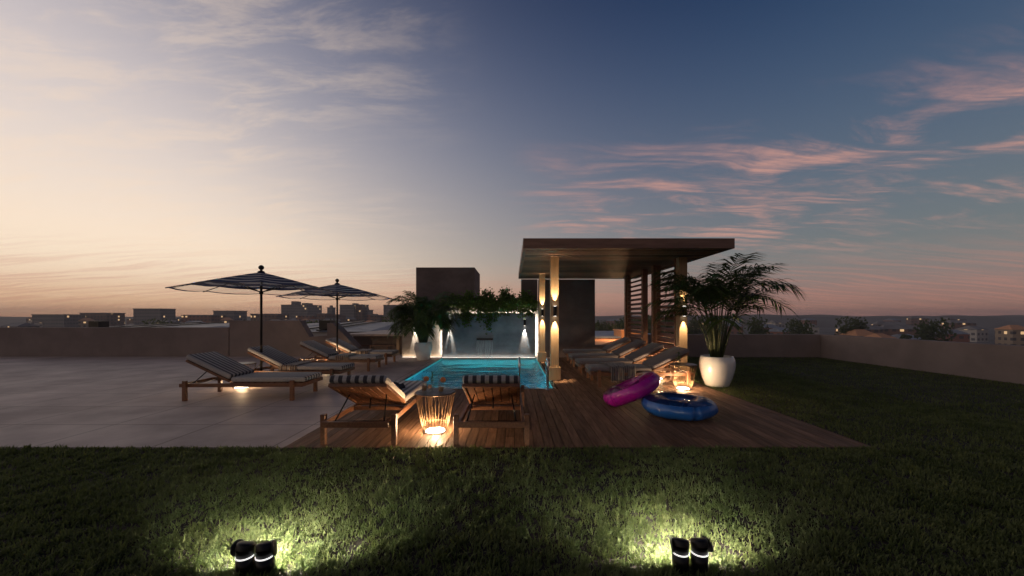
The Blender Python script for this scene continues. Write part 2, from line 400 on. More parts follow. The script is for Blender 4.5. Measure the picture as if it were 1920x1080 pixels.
cmb = t.mix(1.0, old, bk.outputs['Color'], 'MULTIPLY')
stc = t.new('ShaderNodeCombineXYZ'); [t.l.new(st, stc.inputs[i]) for i in range(3)]
t.l.new(t.mix(1.0, cmb, stc.outputs[0], 'MULTIPLY'), p.inputs['Base Color'])
# wood deck boards
b = MB(); pitch = .1; x = PX0-.055; i = 0
while x < DX1-.02:
    x1 = min(x+pitch-.007, DX1)
    spans = [(DY0, PY0-.06)] if x < PX1+.05 else [(DY0, 11.98)]
    for y0, y1 in spans:
        y = y0 - random.random()*2.2
        while y < y1:
            ln = 2.4; a, c = max(y, y0), min(y+ln-.004, y1)
            if c-a > .05: b.box(x, x1, a, c, -.028, random.uniform(-.0008, .0008))
            y += ln
    x += pitch; i += 1
tag(b.build('wood_deck', M['deck']), kind='structure')
b = MB(); b.box(PX0-.055, DX1, DY0, PY0-.062, -.3, -.03); b.box(PX1+.05, DX1, PY0-.06, 12.0, -.3, -.03)
b.box(PX0-.055, DX1, DY0-.02, DY0-.001, -.3, -.004)
tag(b.build('deck_base', M['soil']), kind='structure')
# pool shell and coping
b = MB()
b.box(PX0-.055, PX0, PY0, PY1, -1.4, -.001); b.box(PX1, PX1+.05, PY0, PY1, -1.4, -.001)
b.box(PX0-.055, PX1+.05, PY0-.055, PY0, -1.4, -.001); b.box(PX0, PX1, PY0, PY1, -1.4, -1.25)
tag(b.build('pool_basin', M['tile']), kind='structure')
b = MB(); b.box(PX0-.055, PX1+.05, PY1, PY1+.06, -1.4, -.001); tag(b.build('pool_ledge', M['wall']), kind='structure')
b = MB(); b.add([(PX0, PY0, -.06), (PX1, PY0, -.06), (PX1, PY1, -.06), (PX0, PY1, -.06)], [(0, 1, 2, 3)])
tag(b.build('pool_water', M['water'], fixn=False), kind='structure')
for side, xx in (('left', PX0+.004), ('right', PX1-.004)):
    s_ = 1 if side == 'left' else -1
    t = thing('edge_light', (xx, (PY0+PY1)/2, 0), 'thin teal light strip along the %s rim of the pool' % side, 'light strip', 'teal rim lights of the pool')
    b = MB(); b.box(-.004, .004, -(PY1-PY0)/2+.01, (PY1-PY0)/2-.01, -.05, -.006); b.build('diffuser', M['teal_led'], t)
# underwater lamps
for (ux, uy, lab, pw) in ((-1.55, 7.35, 'round underwater lamp glowing in the near left corner of the pool', 290), (-.35, 8.9, 'round underwater lamp glowing in the middle of the pool floor', 300), (.45, 7.4, 'round underwater lamp near the pool ladder', 90)):
    t = thing('underwater_lamp', (ux, uy, -1.25), lab, 'pool light', 'underwater lamps in the pool')
    b = MB(); b.lathe([(.0, .03), (.08, .028), (.085, .012)], n=24); b.build('lens', M['uwlamp'], t, True)
    b = MB(); b.lathe([(.085, .0), (.085, .03), (.11, .025), (.115, 0)], n=24); b.build('bezel', M['steel'], t, True)
    light('POINT', (0, 0, .07), pw, (.08, .80, 1.0), t, radius=.06)

# lawn soil
b = MB(); b.box(-9, 10, -3, DY0-.021, -.3, -.012); b.box(DX1+.02, 10, DY0-.021, 12.9, -.3, -.012)
tag(b.build('lawn_soil', M['soil']), kind='structure')

# grass blades, one uncountable mass
def grass(name, pts, h0, h1):
    n = len(pts); ang = rng.uniform(0, 2*math.pi, n); lean = rng.uniform(.15, .95, n)
    # clumps and hollows
    cl = .5+.5*np.sin(pts[:, 0]*9.1+np.sin(pts[:, 1]*7.3)*2)*np.sin(pts[:, 1]*8.7+np.sin(pts[:, 0]*6.1)*2.2)
    cl2 = .5+.5*np.sin(pts[:, 0]*23+np.sin(pts[:, 1]*19)*2)*np.sin(pts[:, 1]*21.7+np.sin(pts[:, 0]*17)*2)
    hh = rng.uniform(h0, h1, n)*(.30+.5*cl+.55*cl2); wd = rng.uniform(.003, .006, n)
    dx = np.cos(ang); dy = np.sin(ang); px = -dy; py = dx
    V = np.zeros((n, 5, 3))
    for k, (t, wf) in enumerate([(0, 1), (0, -1), (.55, -.8), (.55, .8), (1, 0)]):
        off = lean*hh*(t**1.6)
        V[:, k, 0] = pts[:, 0]+dx*off+px*wd*wf; V[:, k, 1] = pts[:, 1]+dy*off+py*wd*wf
        V[:, k, 2] = -.014+hh*t*(1-.35*lean*t)
    me = bpy.data.meshes.new(name); me.vertices.add(n*5); me.vertices.foreach_set('co', V.reshape(-1).astype(np.float32))
    base = (np.arange(n)*5)[:, None]
    loops = np.concatenate([base+0, base+1, base+2, base+3, base+3, base+2, base+4], axis=1).reshape(-1)
    me.loops.add(len(loops)); me.loops.foreach_set('vertex_index', loops.astype(np.int32))
    st = np.stack([np.arange(n)*7, np.arange(n)*7+4], 1).reshape(-1)
    me.polygons.add(2*n); me.polygons.foreach_set('loop_start', st.astype(np.int32))
    me.update(calc_edges=True); me.materials.append(M['grass'])
    o = bpy.data.objects.new(name, me); COL.objects.link(o); return tag(o, 'coarse clumpy green lawn grass in front of and beside the deck', 'grass', kind='stuff')
def frustum_pts(y0, y1, dens):
    area = 1.45*(y1*y1-y0*y0); n = int(area*dens)
    y = np.sqrt(rng.uniform(y0*y0, y1*y1, n)); x = rng.uniform(-1.45, 1.45, n)*y
    return np.stack([x, y], 1)
pts = np.concatenate([frustum_pts(1.62, 2.3, 9500), frustum_pts(2.3, 3.0, 8000), frustum_pts(3.0, DY0-.01, 6500)])
q1 = np.stack([rng.uniform(DX1+.03, 6.2, 60000), rng.uniform(DY0, 12.0, 60000)], 1)
q2 = np.stack([rng.uniform(6.2, 9.8, 26000), rng.uniform(5.5, 12.0, 26000)], 1)
# tufts: bunch half of the blades round random centres
k = rng.random(len(pts)) < .68
cent = pts[rng.integers(0, len(pts), 9000)]
idx = rng.integers(0, 9000, k.sum()); pts[k] = cent[idx]+rng.normal(0, .014, (k.sum(), 2))
pts = pts[pts[:, 1] < DY0+.012]
grass('lawn_grass', np.concatenate([pts, q1, q2, np.stack([rng.uniform(5.2, 9.8, 16000), rng.uniform(3.6, 5.6, 16000)], 1)]), .026, .062)

# ================================================================ WALLS
# pale wall behind the pool
b = MB(); b.box(-3.56, .835, 12.04, 12.5, -.3, 1.66); b.build('rear_wall', M['wall'])
tag(bpy.data.objects['rear_wall'], 'pale plastered wall behind the pool, lit along its foot', 'wall')
t = thing('feature_panel', (-.76, 11.9, 0), 'grey stone panel with glowing halo behind the pool', 'wall panel')
b = MB(); b.box(-1.49, 1.49, 0, .04, -.06, 1.42); b.build('stone_slab', M['panel'], t, bevel=.003)
b = MB()
b.box(-1.47, 1.47, .075, .095, 1.36, 1.385); b.box(-1.475, -1.45, .075, .095, 0, 1.35); b.box(1.45, 1.475, .075, .095, 0, 1.35)
b.build('halo_light', M['ledwhite'], t)
light('AREA', (0, .085, 1.40), 13, NEUT, t, 'halo_bulb', (R(145), 0, 0), size=(2.9, .03))
light('AREA', (-1.48, .085, .7), 6, NEUT, t, 'halo_bulb', (R(90), 0, R(50)), size=(.03, 1.3))
light('AREA', (1.48, .085, .7), 8, NEUT, t, 'halo_bulb', (R(90), 0, R(-50)), size=(.03, 1.3))
# floor strip light at foot of panel
t = thing('floor_light_strip', (-.76, 11.875, 0), 'bright strip light along the foot of the stone panel at the pool edge', 'light strip')
b = MB(); b.box(-1.48, 1.48, -.012, .012, .0, .012); b.build('diffuser', M['ledwhite'], t)
light('AREA', (0, 0, .02), 1.6, NEUT, t, rot=(R(180), 0, 0), size=(2.9, .02))
t = thing('floor_light_strip', (-2.92, 12.0, 0), 'bright strip light along the foot of the pale wall behind the white pot', 'light strip')
b = MB(); b.box(-.62, .62, -.015, .015, .001, .014); b.build('diffuser', M['ledwhite'], t)
light('AREA', (0, 0, .02), 1.1, WARM2, t, rot=(R(180-20), 0, 0), size=(1.2, .02))
# waterfall spout
t = thing('waterfall_spout', (-.875, 11.9, .585), 'dark flat waterfall spout with thin streams falling into the pool', 'water spout')
b = MB(); b.box(-.26, .26, -.11, 0, -.03, .035); b.build('spout_box', M['darkmetal'], t, bevel=.004)
b = MB()
for i in range(24):
    x = -.25+.5*i/23+random.uniform(-.005, .005); r = random.uniform(.003, .007)
    L = random.uniform(.55, .64) if random.random() < .7 else random.uniform(.2, .5)
    pts_ = [(x+random.uniform(-.004, .004)*k, -.115-.10*math.sqrt(k/6), -.02-L*k/6) for k in range(7)]
    b.tube(pts_, [r*(1-.07*k) for k in range(7)], 5)
b.build('water_stream', M['stream'], t, True)
# tower
b = MB(); b.box(-3.36, -1.32, 13.0, 15.1, -1.6, 3.02)
tag(b.build('stair_tower', M['darkwall']), 'square dark plastered stair tower rising behind the palm and pale wall', 'tower')
# dark pergola back wall (L shaped with opening)
b = MB(); b.box(.29, .84, 12.52, 12.75, -.3, 2.56); b.box(.84, 2.65, 12.0, 12.3, -.3, 2.505)
b.box(2.65, 3.75, 12.0, 12.3, -.3, .38)
tag(b.build('pergola_back_wall', M['darkwall']), 'dark plastered wall closing the back of the pergola beside a tall opening', 'wall')

# left parapets
def parapet(poly, y0, y1, label):
    b = MB(); b.prism([((x-961)/F*y0, H-(y-594)/F*y0) for x, y in poly], y0, y1)
    return tag(b.build('parapet_wall', M['parapet'], bevel=.006), label, 'wall', 'sloping parapets of the terrace')
parapet([(430, 601), (562, 601), (580, 631.5), (613, 629), (613, 690), (430, 690)], 12.2, 12.5, 'brown parapet wall with sloping end at the left edge of the terrace')
parapet([(613.2, 606), (624, 606), (668, 651), (668, 690), (613.2, 690)], 12.1, 12.55, 'brown sloping fin wall behind the umbrella pole')
b = MB(); b.box(-20.5, -9.28, 12.2, 12.5, -.3, .95); tag(b.build('parapet_wall', M['parapet']), 'plain brown parapet wall at the far left of the terrace', 'wall')
# raised counter / platform
t = thing('terrace_counter', (-4.7, 13.1, 0), 'long flat counter slab on wooden supports behind the rear left loungers', 'counter')
b = MB(); b.prism([(-1.25, .62), (1.0, .62), (1.0, .69), (-1.25, .69)], 0, 4.0); b.build('top', M['cap'], t)
b = MB(); b.box(-1.1, .95, .5, .6, -.6, .619); b.build('back_board', M['parapet'], t)
for xx in (.62, .86): 
    b = MB(); b.box(xx, xx+.10, .03, .13, -.6, .618); b.build('support', M['oak'], t)
b = MB(); b.box(-1.1, .5, .2, .28, .25, .30); b.box(-.4, -.34, .21, .27, -.3, .249); b.box(.2, .26, .21, .27, -.3, .249); b.build('rail', M['brown'], t)
b = MB(); b.box(-20, -3.5, 12.9, 18, -1.65, -.35); tag(b.build('lower_terrace', M['parapet']), kind='structure')
# right parapet
b = MB(); b.box(3.78, 9.9, 12.0, 12.25, -.3, .73); b.box(9.9, 10.15, 2.0, 12.25, -.3, .73)
tag(b.build('parapet_wall', M['parapet'], bevel=.006), 'low dark parapet wall behind the lawn and the right palm', 'wall')

# ================================================================ PERGOLA
RX0, RX1, RY0, RY1 = .19, 3.96, 6.65, 12.0
t = thing('pergola', (2.0, 9.3, 0), 'timber pergola with flat slatted roof over the loungers', 'pergola')
ox, oy = 2.0, 9.3
b = MB(); b.box(RX0-ox, RX1-ox, RY0-oy, RY0-oy+.06, 2.52, 2.70)
b.box(RX0-ox, RX0-ox+.06, RY0-oy+.061, RY1-oy, 2.52, 2.70); b.box(RX1-ox-.06, RX1-ox, RY0-oy+.061, RY1-oy, 2.52, 2.70)
b.box(RX0-ox+.061, RX1-ox-.061, RY1-oy-.06, RY1-oy, 2.52, 2.70)
b.build('fascia', M['brown'], t, bevel=.004)
b = MB(); b.box(RX0-ox+.061, RX1-ox-.061, RY0-oy+.061, RY1-oy-.061, 2.62, 2.69); b.build('roof_board', M['soil'], t)  # near-black colour paints in the shade of the gaps between slats
b = MB(); y = RY0+.10
while y < RY1-.1:
    b.box(RX0-ox+.062, RX1-ox-.062, y-oy, y-oy+.125, 2.53, 2.60); y += .195
b.build('soffit_slats', M['soffit'], t)
WP = .167
for (px, py) in ((.865, 7.65), (.86, 10.8), (3.50, 7.65)):
    b = MB(); b.box(px-WP/2-ox, px+WP/2-ox, py-oy, py-oy+WP, 0, 2.529); po = b.build('post', M['oak'], t, bevel=.003)
    b = MB(); b.box(px-.118-ox, px+.118-ox, py-.035-oy, py+WP+.035-oy, .002, .27); b.build('plinth', M['oak'], po, bevel=.003)
for (px, py) in ((3.445, 9.68), (3.44, 11.15), (3.43, 8.93)):
    b = MB(); b.box(px-.065-ox, px+.065-ox, py-oy, py-oy+.13, 0, 2.529); b.build('screen_post', M['louvre'], t, bevel=.003)
def screen(y0, y1, label):
    s = thing('louvre_screen', (3.47, y0, 0), label, 'screen', 'louvred timber screens of the pergola')
    L = y1-y0
    b = MB(); b.box(-.05, .05, 0, .05, .02, 2.52); b.build('stile', M['louvre'], s)
    b = MB(); b.box(-.05, .05, L-.05, L, .02, 2.52); b.build('stile', M['louvre'], s)
    b = MB(); n = 19
    for k in range(n):
        z = .12+2.3*k/(n-1); M4 = Matrix.Translation((0, 0, z)) @ Euler((0, R(-32), 0)).to_matrix().to_4x4()
        b.box(-.06, .06, .051, L-.051, -.009, .009, 0, M4)
    b.build('slats', M['louvre'], s)
screen(7.86, 8.92, 'louvred timber screen beside the near right post')
screen(9.82, 11.14, 'louvred timber screen at the far end of the pergola')

# ================================================================ WALL LAMPS
def wall_lamp(loc, label, col, pw_dn, pw_up, group, ang=42, off=.05, tilt=5):
    t = thing('wall_lamp', loc, label, 'wall lamp', group)
    b = MB(); b.lathe([(0, -.10), (.036, -.10), (.038, -.098), (.038, .098), (.036, .10), (0, .10)], (0, -off, 0), 20); b.build('housing', M['black'], t, True)
    b = MB(); b.box(-.02, .02, -.02, 0, -.04, .04); b.build('bracket', M['black'], t)
    for sgn, nm in ((1, 'lens'), (-1, 'lens')):
        b = MB(); b.lathe([(0, sgn*.103), (.028, sgn*.103), (.028, sgn*.1005)], (0, -off, 0), 16); b.build(nm, M['ledwarm'], t)
    if pw_dn: light('SPOT', (0, -off, -.106), pw_dn, col, t, 'bulb', (R(tilt), 0, 0), ang, .75, .008)
    if pw_up: light('SPOT', (0, -off, .106), pw_up, col, t, 'bulb', (R(180-tilt), 0, 0), ang, .75, .008)
    return t
G1 = 'up and down lamps on the walls and posts'
wall_lamp((-1.99, 11.90, 1.12), 'small black cylinder lamp on the left side of the stone panel', NEUT, 130, 45, G1, 34, .05, 8)
wall_lamp((.385, 11.90, 1.12), 'small black cylinder lamp on the right side of the stone panel', NEUT, 130, 45, G1, 34, .05, 8)
wall_lamp((-3.14, 12.04, 1.05), 'small black cylinder lamp on the pale wall behind the potted palm', NEUT, 130, 45, G1, 34, .05, 8)
wall_lamp((.865, 7.65, 1.415), 'black cylinder lamp on the near left pergola post', WARM2, 150, 120, G1)
wall_lamp((.86, 10.8, 1.425), 'black cylinder lamp on the rear left pergola post', WARM2, 150, 120, G1)
wall_lamp((3.50, 7.65, 1.415), 'black cylinder lamp on the right pergola post behind palm leaves', WARM2, 95, 50, G1)

# ================================================================ PLANTS
def frond(L_, S_, base, az, elev, length, droop, nl, ll, lw, rs):
    lw = lw*1.15
    nl = int(nl*1.3)
    """arched rachis with paired leaflets; L_ leaf builder, S_ stem builder"""
    p = Vector(base); pts = [p.copy()]; e = elev; n = 14; dirs = []
    for i in range(n):
        d = Vector((math.cos(az)*math.cos(e), math.sin(az)*math.cos(e), math.sin(e))); dirs.append(d)
        p = p+d*length/n; pts.append(p.copy()); e -= droop/n*(1+1.2*i/n)
    dirs.append(dirs[-1])
    S_.tube(pts, [.008*(1-.8*i/n) for i in range(n+1)], 5)
    side = Vector((-math.sin(az), math.cos(az), 0))
    for k in range(nl):
        u = .22+.78*(k+.5)/nl; f = u*n; i = min(int(f), n-1); q = pts[i].lerp(pts[i+1], f-i); d = dirs[i]
        up = side.cross(d).normalized()*-1
        if up.z < 0: up = -up
        for sg in (-1, 1):
            sw = math.sin(math.pi*min(1, (u-.12)/.95))**.6
            l = ll*(.35+.75*sw)*rs.uniform(.8, 1.15)
            v = (d*rs.uniform(.55, .95)+side*sg*rs.uniform(.7, 1.0)+up*rs.uniform(-.05, .35)); v.normalize()
            nrm = v.cross(up).normalized()
            wv = nrm*lw/2
            q1 = q+v*l*.5+Vector((0, 0, -.10*l)); q2 = q+v*l*.95+Vector((0, 0, -.42*l))
            L_.add([q-wv*.4, q+wv*.4, q1+wv, q1-wv, q2], [(0, 1, 2, 3), (3, 2, 4)])
def potted_palm(loc, label, pot_h, pot_r, nfr, length, ll, stem_h, seed, e0=28, e1=84, wide=1.0, dr=(70, 125)):
    rs = random.Random(seed); t = thing('potted_palm', loc, label, 'potted palm')
    prof = [(0, 0), (.58, 0), (.66, .03), (.83, .28), (.97, .58), (1.0, .76), (.965, .90), (.90, .97), (.88, 1.0), (.84, 1.0), (.84, .93), (.80, .90)]
    b = MB(); b.lathe([(r*pot_r, z*pot_h) for r, z in prof], n=48); b.build('pot', M['ceramic'], t, True)
    b = MB(); b.lathe([(0, pot_h*.90), (pot_r*.82, pot_h*.90)], n=24); b.build('soil', M['soil'], t)
    S_ = MB(); L_ = MB()
    for k in range(nfr):
        az = 2*math.pi*k/nfr*2.618+rs.uniform(-.3, .3); br = rs.uniform(.02, pot_r*.35)
        bp = Vector((math.cos(az)*br, math.sin(az)*br, pot_h*.88)); h = stem_h*rs.uniform(.55, 1.1)
        tilt = rs.uniform(.05, .35)*wide
        tp = bp+Vector((math.cos(az)*tilt*h, math.sin(az)*tilt*h, h)); md = bp.lerp(tp, .5)+Vector((0, 0, .04))
        S_.tube([bp, md, tp], [.013, .011, .009], 6)
        frond(L_, S_, tp, az, R(rs.uniform(e0, e1)), length*rs.uniform(.75, 1.1), R(rs.uniform(*dr)), 22, ll, .022, rs)
    S_.build('stems', M['stem'], t, True, fixn=False); L_.build('fronds', M['palm'], t, fixn=False)
    return t
potted_palm((-2.69, 11.25, 0), 'dense dark palm in a glossy white pot at the left rear corner of the pool', .535, .27, 88, .92, .32, .92, 3, 15, 92, 1.0, (35, 95))
potted_palm((3.86, 7.05, 0), 'tall feathery palm in a large round white pot on the lawn beside the pergola', .56, .31, 38, 1.10, .50, 1.0, 11, 44, 90, 1.15, (30, 68))

def vine(loc, label, strands, seed, spread, drop, up):
    rs = random.Random(seed); t = thing('hanging_vine', loc, label, 'hanging plant', 'vines spilling over the pool wall')
    S_ = MB(); L_ = MB()
    for k in range(strands):
        x = max(-spread, min(spread, rs.gauss(0, spread*.68))); y = rs.uniform(-.02, .30); e = 1-(abs(x)/spread)**1.5*.75
        hu = up*rs.uniform(.15, 1.15)*e; dr = drop*(rs.random()**.9)*e*1.05
        pk = [Vector((x, y, 0)), Vector((x+rs.uniform(-.05, .05), y-.08, hu*.8)), Vector((x+rs.uniform(-.1, .1), y-.17, hu))]
        if rs.random() < .6:
            fx = x+rs.uniform(-.12, .12); pk += [Vector((fx, -.20, hu*.4)), Vector((fx+rs.uniform(-.04, .04), -.30, -.1-dr*.4)), Vector((fx+rs.uniform(-.06, .06), -.32, -.1-dr))]
        S_.tube(pk, .003, 4)
        for i in range(len(pk)-1):
            a, c = pk[i], pk[i+1]; m = int((c-a).length/.03)+2
            for j in range(m):
                q = a.lerp(c, (j+rs.random())/m)+Vector((rs.gauss(0, .05), rs.gauss(0, .04), rs.gauss(0, .045)))
                d = Vector((rs.gauss(0, 1), rs.gauss(0, 1)-.3, rs.gauss(-.4, .7))).normalized(); s2 = d.orthogonal().normalized()
                s2 = (Matrix.Rotation(rs.uniform(0, 6.28), 3, d) @ s2); l = rs.uniform(.05, .095)
                L_.add([q, q+d*l*.5+s2*l*.33, q+d*l, q+d*l*.5-s2*l*.33], [(0, 1, 2, 3)])
    S_.build('stems', M['bark'], t, fixn=False); L_.build('leaves', M['vine'], t, fixn=False)
vine((-1.93, 12.1, 1.66), 'light green vine clump over the wall above the left panel lamp', 48, 1, .36, .12, .40)
vine((-1.42, 12.1, 1.66), 'dark leafy vine hanging over the panel between the left lamp and the spout', 95, 2, .34, .55, .44)
vine((-.82, 12.1, 1.66), 'longest vine hanging down the panel straight above the waterfall spout', 105, 3, .32, .75, .50)
vine((-.22, 12.1, 1.66), 'bushy vine spreading along the wall right of the longest vine', 95, 4, .36, .22, .54)
vine((.38, 12.1, 1.66), 'bright green vine clump over the wall above the right panel lamp', 70, 5, .34, .30, .48)

def fern(loc, label, n, length, seed, cat='shrub'):
    rs = random.Random(seed); t = thing('leafy_shrub', loc, label, cat, 'shrubs beside the pergola'); S_ = MB(); L_ = MB()
    for k in range(n):
        az = rs.uniform(0, 6.28)
        frond(L_, S_, (rs.uniform(-.08, .08), rs.uniform(-.08, .08), 0), az, R(rs.uniform(40, 85)), length*rs.uniform(.6, 1.1), R(rs.uniform(60, 110)), 12, length*.25, .025, rs)
    S_.build('stems', M['stem'], t, fixn=False); L_.build('leaves', M['shrub'], t, fixn=False)
fern((3.98, 10.0, 0), 'tall leafy shrub seen between the two louvred screens', 30, .95, 21)
fern((3.95, 11.2, 0), 'low fern behind the far louvred screen', 22, .6, 22)
fern((3.2, 11.6, 0), 'small green shrub in the far corner beneath the tall opening', 18, .42, 23)
fern((4.05, 8.6, 0), 'low fern behind the near louvred screen', 18, .45, 24)

# ================================================================ LOUNGERS
def make_lounger():
    t = thing('sun_lounger', (0, 0, 0), 'x', 'sun lounger', None)
    b = MB(); b.box(-.333, .333, 0, .032, .205, .262); b.box(-.333, .333, 1.858, 1.89, .205, .262)
    b.box(-.333, -.303, .033, 1.857, .205, .2625); b.box(.303, .333, .033, 1.857, .205, .2625)
    b.box(-.302, .302, .70, .73, .205, .25)
    b.build('frame', M['teak'], t, bevel=.004)
    for sx_ in (-1, 1):
        for yy in (.085, 1.72):
            b = MB(); xa, xb = sorted((sx_*.3345, sx_*.3825)); b.box(xa, xb, yy, yy+.055, 0, .312); b.build('leg', M['teak'], t, bevel=.004)
    b = MB()
    for k in range(11): b.box(-.302, .302, .76+k*.1, .76+k*.1+.07, .252, .272)
    b.build('seat_slats', M['teak'], t)
    a = R(26); hinge = Matrix.Translation((0, .73, .274)) @ Euler((R(180)-a, 0, 0)).to_matrix().to_4x4()
    # backrest frame runs from hinge (y=.73) toward y=0, rising
    def B(x0, x1, l0, l1, n0, n1, mb):
        ca, sa = math.cos(a), math.sin(a)
        vs = []
        for x in (x0, x1):
            for l in (l0, l1):
                for n in (n0, n1): vs.append((x, .73-l*ca+n*sa, .274+l*sa+n*ca))
        mb.add(vs, [(0, 1, 3, 2), (4, 6, 7, 5), (0, 4, 5, 1), (2, 3, 7, 6), (0, 2, 6, 4), (1, 5, 7, 3)])
    b = MB(); B(-.295, -.268, 0, .74, 0, .035, b); B(.268, .295, 0, .74, 0, .035, b); B(-.267, .267, .70, .74, 0, .034, b); B(-.267, .267, 0, .04, 0, .034, b)
    for k in range(6): B(-.262+k*.0885, -.262+k*.0885+.080, .041, .699, .012, .026, b)
    b.build('backrest', M['teak'], t, bevel=.003)
    for sx_ in (-1, 1):
        b = MB(); x = sx_*.20
        b.tube([(x, .73-.42*math.cos(a), .274+.42*math.sin(a)), (x*1.25, .13, .235)], .008, 8); b.build('strut', M['black'], t, True)
    b = MB(); b.tube([(0, .73-.33*math.cos(a), .274+.33*math.sin(a)-.01), (0, .40, .30)], .009, 8); b.tube([(-.27, .13, .235), (.27, .13, .235)], .006, 8); b.build('latch', M['black'], t, True)
    b = MB(); b.box(-.292, .292, .755, 1.905, .274, .352); b.build('seat_cushion', M['stripe'], t, bevel=.028, seg=4)
    b = MB(); B(-.292, .292, .02, .775, .037, .115, b); b.build('back_cushion', M['stripe'], t, bevel=.028, seg=4)
    return t
proto = make_lounger()
spots = [(-1.56, 3.68, 0, 'striped wooden lounger with its back to the lawn, left of the glowing wire table', 'loungers facing the pool'),
         (-.213, 3.68, 0, 'striped wooden lounger with its back to the lawn, right of the glowing wire table', 'loungers facing the pool'),
         (-5.18, 10.5, -90, 'farthest striped lounger on the left terrace, nearest the stair tower', 'loungers on the left terrace'),
         (-5.18, 9.26, -90, 'striped lounger under the full umbrella, second from the far end of the left row', 'loungers on the left terrace'),
         (-5.18, 7.5, -90, 'striped lounger with a throw, third from the far end of the left row', 'loungers on the left terrace'),
         (-5.18, 6.12, -90, 'nearest striped lounger of the left terrace row, without a throw', 'loungers on the left terrace'),
         (3.36, 7.24, 90, 'nearest lounger under the pergola, with a grey throw and a bright striped backrest', 'loungers under the pergola'),
         (3.34, 8.36, 90, 'second lounger from the front under the pergola', 'loungers under the pergola'),
         (3.36, 9.50, 90, 'third lounger from the front under the pergola', 'loungers under the pergola'),
         (3.38, 10.70, 90, 'farthest lounger under the pergola, in front of the tall opening', 'loungers under the pergola')]
for i, (x, y, a, lab, gr) in enumerate(spots):
    o = proto if i == 0 else clone(proto)
    o.location = (x, y, 0); o.rotation_euler = (0, 0, R(a+(0 if i < 2 else random.uniform(-1.6, 1.6)))); o['label'] = lab; o['group'] = gr
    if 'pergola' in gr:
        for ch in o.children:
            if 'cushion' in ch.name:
                ch.data = ch.data.copy(); ch.data.materials[0] = M['stripe_shaded']

def throw_cloth(loc, rz, label, m, w_=.36, over=.30, drop=.17, seed=0, group=None, name='throw_blanket', bunch=.012):
    """cloth across a lounger: local x across the lounger, y along; hangs on the +x side; z=0 is mattress top"""
    rs = random.Random(seed); nx, ny = 26, 12; tot = .30+over+drop; vs = []; fs = []
    for i in range(nx+1):
        s = -.30+tot*i/nx
        for j in range(ny+1):
            v = (j/ny-.5)*w_; v *= 1+.08*math.sin(s*9+seed)
            fold = bunch*math.sin(v*60+s*5+seed)+bunch*.6*math.sin(v*23+seed*2)
            if s < .285: x, z = s, .008+abs(fold)*.7+.002
            else:
                d = s-.285; k = min(1, d/.04); x = .285+.025*math.sin(k*math.pi/2)+fold*k*.8; z = .008+.006*(1-k)-max(0, d-.01)
            vs.append((x, v+.03*math.sin(s*4), z))
    for i in range(nx):
        for j in range(ny): a = i*(ny+1)+j; fs.append((a, a+1, a+ny+2, a+ny+1))
    t = thing(name, loc, label, 'throw', group, rz)
    b = MB(); b.add(vs, fs); o = b.build('cloth', m, t, True, fixn=False)
    so = o.modifiers.new('thick', 'SOLIDIFY'); so.thickness = .006
    b = MB(); e = nx*(ny+1)
    for j in range(0, 40):
        f = j/39*ny; k = min(int(f), ny-1); p = Vector(vs[e+k]).lerp(Vector(vs[e+k+1]), f-k)
        b.tube([p, p+Vector((rs.uniform(-.008, .008), rs.uniform(-.008, .008), -.04))], .0025, 4)
    b.build('fringe', m, t)
for (yc, xc, lab, sd) in ((10.5, -4.15, 'brown fringed throw across the farthest lounger of the left row', 1), (9.26, -4.12, 'brown fringed throw hanging over the lounger beneath the full umbrella', 2), (7.5, -4.35, 'brown fringed throw on the third lounger of the left row', 3)):
    throw_cloth((xc, yc, .352), R(-90), lab, M['throw'], seed=sd, group='throws on the left loungers')
throw_cloth((2.02, 7.24, .352), R(-90), 'long grey fringed throw hanging over the nearest lounger under the pergola', M['throwgrey'], .44, .30, .24, 5, bunch=.02)
# dark folded towel on front left lounger
t = thing('folded_towel', (-1.60, 4.95, .353), 'dark rumpled towel lying on the left front lounger', 'towel')
b = MB(); vs = []; fs = []; nx, ny = 18, 12
for i in range(nx+1):
    for j in range(ny+1):
        u, v = i/nx*2-1, j/ny*2-1; r = max(abs(u), abs(v))
        z = (.05+.018*math.sin(u*7+v*3)+.012*math.sin(v*9-u*4))*(1-r**6)+.002
        vs.append((u*.16+.012*math.sin(v*5), v*.12+.02*math.sin(u*4), z))
for i in range(nx):
    for j in range(ny): a = i*(ny+1)+j; fs.append((a, a+1, a+ny+2, a+ny+1))
b.add(vs, fs); b.build('cloth', M['bagcloth'], t, True)

